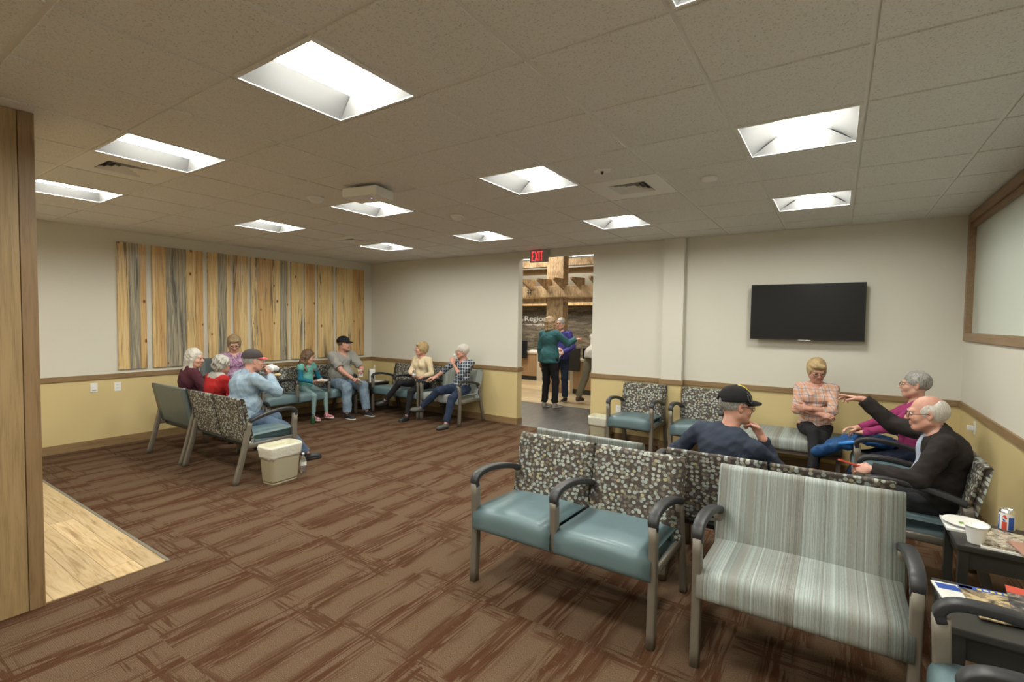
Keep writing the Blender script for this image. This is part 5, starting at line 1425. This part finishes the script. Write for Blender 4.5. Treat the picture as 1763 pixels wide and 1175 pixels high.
# right group
P['navy'] = person('person in a navy shirt and black cap seen from behind, chin on hand', (7.06, -3.03), (.22, 1), .97, seat=.42, neck=.150, shd=.03, slump=22, lean=10, side=11, hy=-43, hp=4, hair='crop', hairm_=hGrey, skinm=skP, glasses=True, fat=.02,
    cap=(cloth('black_twill_cap', (.013, .013, .014)), cloth('black_twill_brim', (.012, .012, .013)), 1.78), top=cloth('navy_cotton', (.032, .040, .062)), sleeve=.96, pants=jeansD,
    RA=dict(w=(.240, .13, .920), pole=(.30, .35, -1), hd=(-.62, .02, .78), hn=(-.5, -.8, -.2), curl=.9), LA=dict(w=(-.30, .22, .60), pole=(-1, -.4, -.6)), vox=.0075, loose=.004, neckcut=-.001)
P['checks'] = person('blonde person in a peach and white checked blouse with arms folded, legs crossed', (7.55, -.36), (0, -1), .96, fem=True, hy=18, hp=22, hair='full', hairm_=hBlonde, skinm=skP, glasses=True,
    top=plaid('peach_checks', (.55, .42, .36), [(.07, .34, (.58, .26, .14), 0, .1), (.07, .30, (.55, .28, .17), 2, .3), (.07, .10, (.14, .15, .22), 0, .55), (.07, .10, (.16, .16, .22), 2, .75)]), sleeve=.72, collar=True, pants=blackC,
    RA=dict(w=(-.05, .24, .74), pole=(1, .1, -.8), hd=(-1, .2, -.1), hn=(.1, -.7, -.6), curl=.5), LA=dict(w=(.06, .27, .79), pole=(-1, .1, -.8), hd=(1, .05, .05), hn=(0, -1, 0), curl=.5),
    RL=dict(a=(-.02, .62, .24), pole=(-.25, .8, 1), fd=(-.1, 1, -.2)), LL=dict(a=(.03, .42, .085)), shoe=(blackS, blackS), vox=.008, neckcut=.01)
P['magenta'] = person('grey-haired person in a magenta top and glasses in side view, hands on a blue jacket', (8.32, -1.08), (-1, .05), .93, fem=True, hy=2, hp=0, hair='short', hairm_=hGrey, skinm=skF, glasses=True,
    top=cloth('magenta_knit', (.27, .035, .12)), pants=cloth('navy_trousers', (.012, .017, .035)), RA=dict(w=(.00, .44, .70), pole=(.8, -.1, -1), hd=(-.2, 1, -.1), hn=(-.1, -.1, -1), curl=.4), LA=dict(w=(-.02, .36, .685), pole=(-1, -.1, -.6), hd=(.3, 1, -.05), hn=(0, -.1, -1), curl=.4),
    RL=dict(a=(.12, .52, .085)), LL=dict(a=(-.10, .52, .085)), shoe=(blackS, blackS), vox=.008)
P['pointing'] = person('bald older person in a dark jacket over a pale blue shirt, arm stretched out pointing', (8.30, -2.40), (-1, 0), .96, seat=.44, neck=.125, lean=14, slump=34, hy=0, hp=6, hair='bald', hairm_=hSnow, skinm=skP, glasses=True, fat=.02,
    top=cloth('dark_brown_jacket', (.022, .018, .017)), jacket_open=True, inner=cloth('pale_blue_shirt', (.38, .43, .54)), collar=True, pants=blackC, loose=.016,
    RA=dict(w=(.38, .40, 1.10), pole=(.6, -.2, -1), hd=(.25, .9, .12), hn=(-.3, .1, -1), curls=[.05, .25, .45, .6], spread=.5), LA=dict(w=(-.20, .36, .715), pole=(-.9, -.5, -.9), hd=(.25, 1, -.05), hn=(.6, -.1, -.7), curl=.7),
    RL=dict(a=(.13, .50, .085)), LL=dict(a=(-.14, .50, .085)), shoe=(blackS, blackS), vox=.0075)

def wpos(p, l):
    r = P[p]['root']; a = r.rotation_euler.z; l = np.asarray(l, float)
    return V(r.location.x+l[0]*math.cos(a)-l[1]*math.sin(a), r.location.y+l[0]*math.sin(a)+l[1]*math.cos(a), l[2])
# black cap details: yellow piping and raised emblem
r = P['navy']; Hh = lambda x, y, z: r['H']+r['HR'] @ V(x, y, z)
capo = [c for c in r['root'].children if c.name.startswith('cap')][0]
mb = MB(); mb.tube([Hh(.0, -.018+.1125*math.cos(t_), .042+.1035*math.sin(t_)) for t_ in np.linspace(.55, 1.45, 9)], .004, 6); mb.build('yellow_piping', yellowP, capo)
mb = MB(); em = [(.066+.018*math.sin(u*7), .05-.03*u+.01*math.sin(u*11), .07+.045*math.cos(u*9)*.6) for u in np.linspace(0, 1, 16)]
def capsurf(x, y, z):
    d = nrm(V(x/.093, (y+.018)/.113, (z-.042)/.103)); return Hh(d[0]*.0945, -.018+d[1]*.1145, .042+d[2]*.1045)
mb.tube([capsurf(.08+.02*math.sin(u*9), .085-.05*u, .075+.035*math.sin(u*6+1)) for u in np.linspace(0, 1, 22)], .0028, 5)
mb.tube([capsurf(.085, .07-.02*u+.01*math.sin(5*u), .055+.07*u) for u in np.linspace(0, 1, 12)], .0028, 5)
mb.build('grey_emblem', simple('grey_thread', (.10, .10, .10), .6), capo)

# things held
def blob(name, label, cat, c, r, mt, seed=0, amp=.01, f=60, R_=None, vox=.006, extra=()):
    S = SDF(); S.ell(c, r, R_, k=.02)
    for c2, r2 in extra: S.ell(c2, r2, None, k=.015)
    o = mesh_obj(name, [(*S.mesh(vox, wrinkle(amp, f, seed)), 0)], mt); tag(o, label, cat); return o
h = wpos('denim', P['denim']['H']+P['denim']['HR'] @ V(0, .185, -.075))
blob('paper_napkin', 'crumpled white napkin held up to the mouth of the eating person', 'napkin', h, (.05, .062, .048), paperM, 2, .014, 75, extra=((h+V(.0, .06, -.01), (.035, .04, .035)),))
blob('sandwich', 'piece of bread held under the napkin by the person in denim', 'food', h+V(0, .08, -.085), (.03, .045, .022), simple('bread', (.62, .50, .28), .8), 3, .004)
w = wpos('girl', (0.03, .37, .655))
t = thing('paper_plate', 'white paper plate with food on the girl\'s knees', 'plate', w, 0); t.rotation_euler = (.0, .05, 0)
MB().lathe([(.001, 0), (.07, 0), (.092, .012), (.098, .013), (.098, .016), (.09, .015), (.068, .004), (.001, .004)], n=28, caps=False).build('dish', foamM, t)
MB().lathe([(.001, .022), (.022, .016), (.03, .005)], (.01, .0, 0), 10).build('food', simple('snack', (.50, .33, .18), .8), t)
w = wpos('greytee', (.02, .57, .60)); t = thing('booklet', 'white booklet with a red edge held by the person in the grey T-shirt', 'booklet', w, .4); t.rotation_euler = (-.5, .55, .9)
MB().box((-.055, -.085, -.002), (.055, .085, .002)).build('pages', paperM, t); MB().box((-.055, -.085, -.0028), (-.040, .085, .0028)).build('red_edge', redM, t)
w = wpos('greytee', P['greytee']['WL']+V(.07, .07, .035)); t = thing('phone', 'phone in the upper hand of the person in the grey T-shirt', 'phone', w); t.rotation_euler = (.9, .1, 1.2)
MB().box((-.035, -.07, -.005), (.035, .07, .005), 0, .003).build('case', whiteM, t); MB().box((-.031, -.062, .0048), (.031, .062, .0056)).build('screen', simple('phone_screen', (.25, .25, .26), .2), t)
w = wpos('cream', (-.13, .40, .735)); t = thing('phone', 'black phone in the hands of the blonde person in cream', 'phone', w); t.rotation_euler = (.5, 0, PI)
MB().box((-.038, -.07, -.005), (.038, .07, .005), 0, .003).build('case', blackM, t)
bottle('small clear water bottle held by the blonde person in cream', tuple(wpos('cream', (-.19, .385, .70))), None, whiteM, .15)
t_ = MB().box((-.035, -.065, -.006), (.035, .065, .006), 0, .003); w = wpos('pointing', P['pointing']['WL']+V(.04, .12, .015)); o = t_.build('phone', redM); o.location = w; o.rotation_euler = (.25, .2, PI/2+.2)
tag(o, 'red cased phone in the lower hand of the person in the dark jacket', 'phone')
w = wpos('plaid', P['plaid']['H']+P['plaid']['HR'] @ V(0, .125, -.06)); blob('paper_tissue', 'white tissue held at the mouth of the person in plaid', 'tissue', w, (.02, .025, .03), paperM, 4, .006, 90)
w = wpos('bluevest', (-.05, .36, 1.02)); t = thing('papers', 'white and brown papers held by the person in blue', 'papers', w); t.rotation_euler = (1.0, .5, .3)
MB().box((-.10, -.14, -.004), (.10, .14, .004)).build('sheets', paperM, t)
MB().box((-.02, -.12, -.008), (.10, .12, -.004)).build('brown_folder', tan, t)
# watch
def band(who, W, E, mt, nm, r_=.0335):
    p = P[who]; d = nrm(p[W]-p[E]); c = p[W]-d*.015; u = nrm(np.cross(d, (0, 0, 1))); v_ = np.cross(d, u); mb = MB()
    mb.tube([c+u*r_*math.cos(t_)+v_*r_*math.sin(t_) for t_ in np.linspace(0, 2*PI, 17)[:-1]], .005, 6, closed=True)
    mb.build(nm, mt, p['root'])
band('greytee', 'WR', 'ER', blackM, 'watch'); band('plaid', 'WL', 'EL', alum, 'watch')
# print on the grey shirt, laid on its surface
from mathutils.bvhtree import BVHTree
sh = [c for c in P['greytee']['root'].children if c.name.startswith('shirt')][0]
bvh = BVHTree.FromPolygons([v.co for v in sh.data.vertices], [p.vertices[:] for p in sh.data.polygons])
mb = MB()
def patch(x, z, w_, h_):
    vs = []
    for i in range(5):
        for j in range(3):
            o_ = Vector((x+w_*(i/4-.5), 1.0, z+h_*(j/2-.5))); hit = bvh.ray_cast(o_, Vector((0, -1, 0)))
            q = hit[0] if hit[0] else Vector((o_.x, .2, o_.z)); vs.append(q+Vector((0, .003, 0)))
    mb.add(vs, [(i*3+j, i*3+j+1, i*3+j+4, i*3+j+3) for i in range(4) for j in range(2)])
zc = P['greytee']['P0'][2]+.34
for x, z, w_, h_ in ((-.10, zc, .035, .05), (-.10, zc+.035, .055, .012), (-.10, zc-.032, .05, .012), (-.12, zc+.005, .012, .03), (-.08, zc, .012, .03), (-.10, zc-.065, .06, .008), (.09, zc, .055, .008)): patch(x, z, w_, h_)
mb.build('shirt_print', simple('grey_blue_print', (.09, .09, .12), .8), sh)

# blue jacket lying on the lap
c = wpos('magenta', (.06, .30, .60))
S = SDF()
S.ell(c+V(.03, .02, -.0), (.20, .19, .055), k=.04); S.ell(c+V(-.24, -.02, -.045), (.14, .13, .05), None, k=.04)
S.cap(c+V(-.16, -.10, .0), c+V(-.42, -.05, -.15), .05, .06, k=.04); S.cap(c+V(-.20, .08, -.02), c+V(-.40, .12, -.20), .05, .05, k=.04)
S.cap(c+V(-.02, -.16, .02), c+V(.12, -.20, .04), .035, .03, k=.03)
blueJ = cloth('blue_shell', (.018, .07, .19), rough=.5)
o = mesh_obj('jacket', [(*S.mesh(.009, wrinkle(.020, 26, 11)), 0)], blueJ); tag(o, 'crumpled blue jacket lying across the lap of the person in magenta', 'jacket')
mb = MB(); mb.tube([c+V(-.26+.22*u, -.145-.01*math.sin(4*u), -.03+.06*u) for u in np.linspace(0, 1, 8)], .017, 6); mb.build('bright_lining', simple('bright_blue', (.03, .22, .62), .5), o)
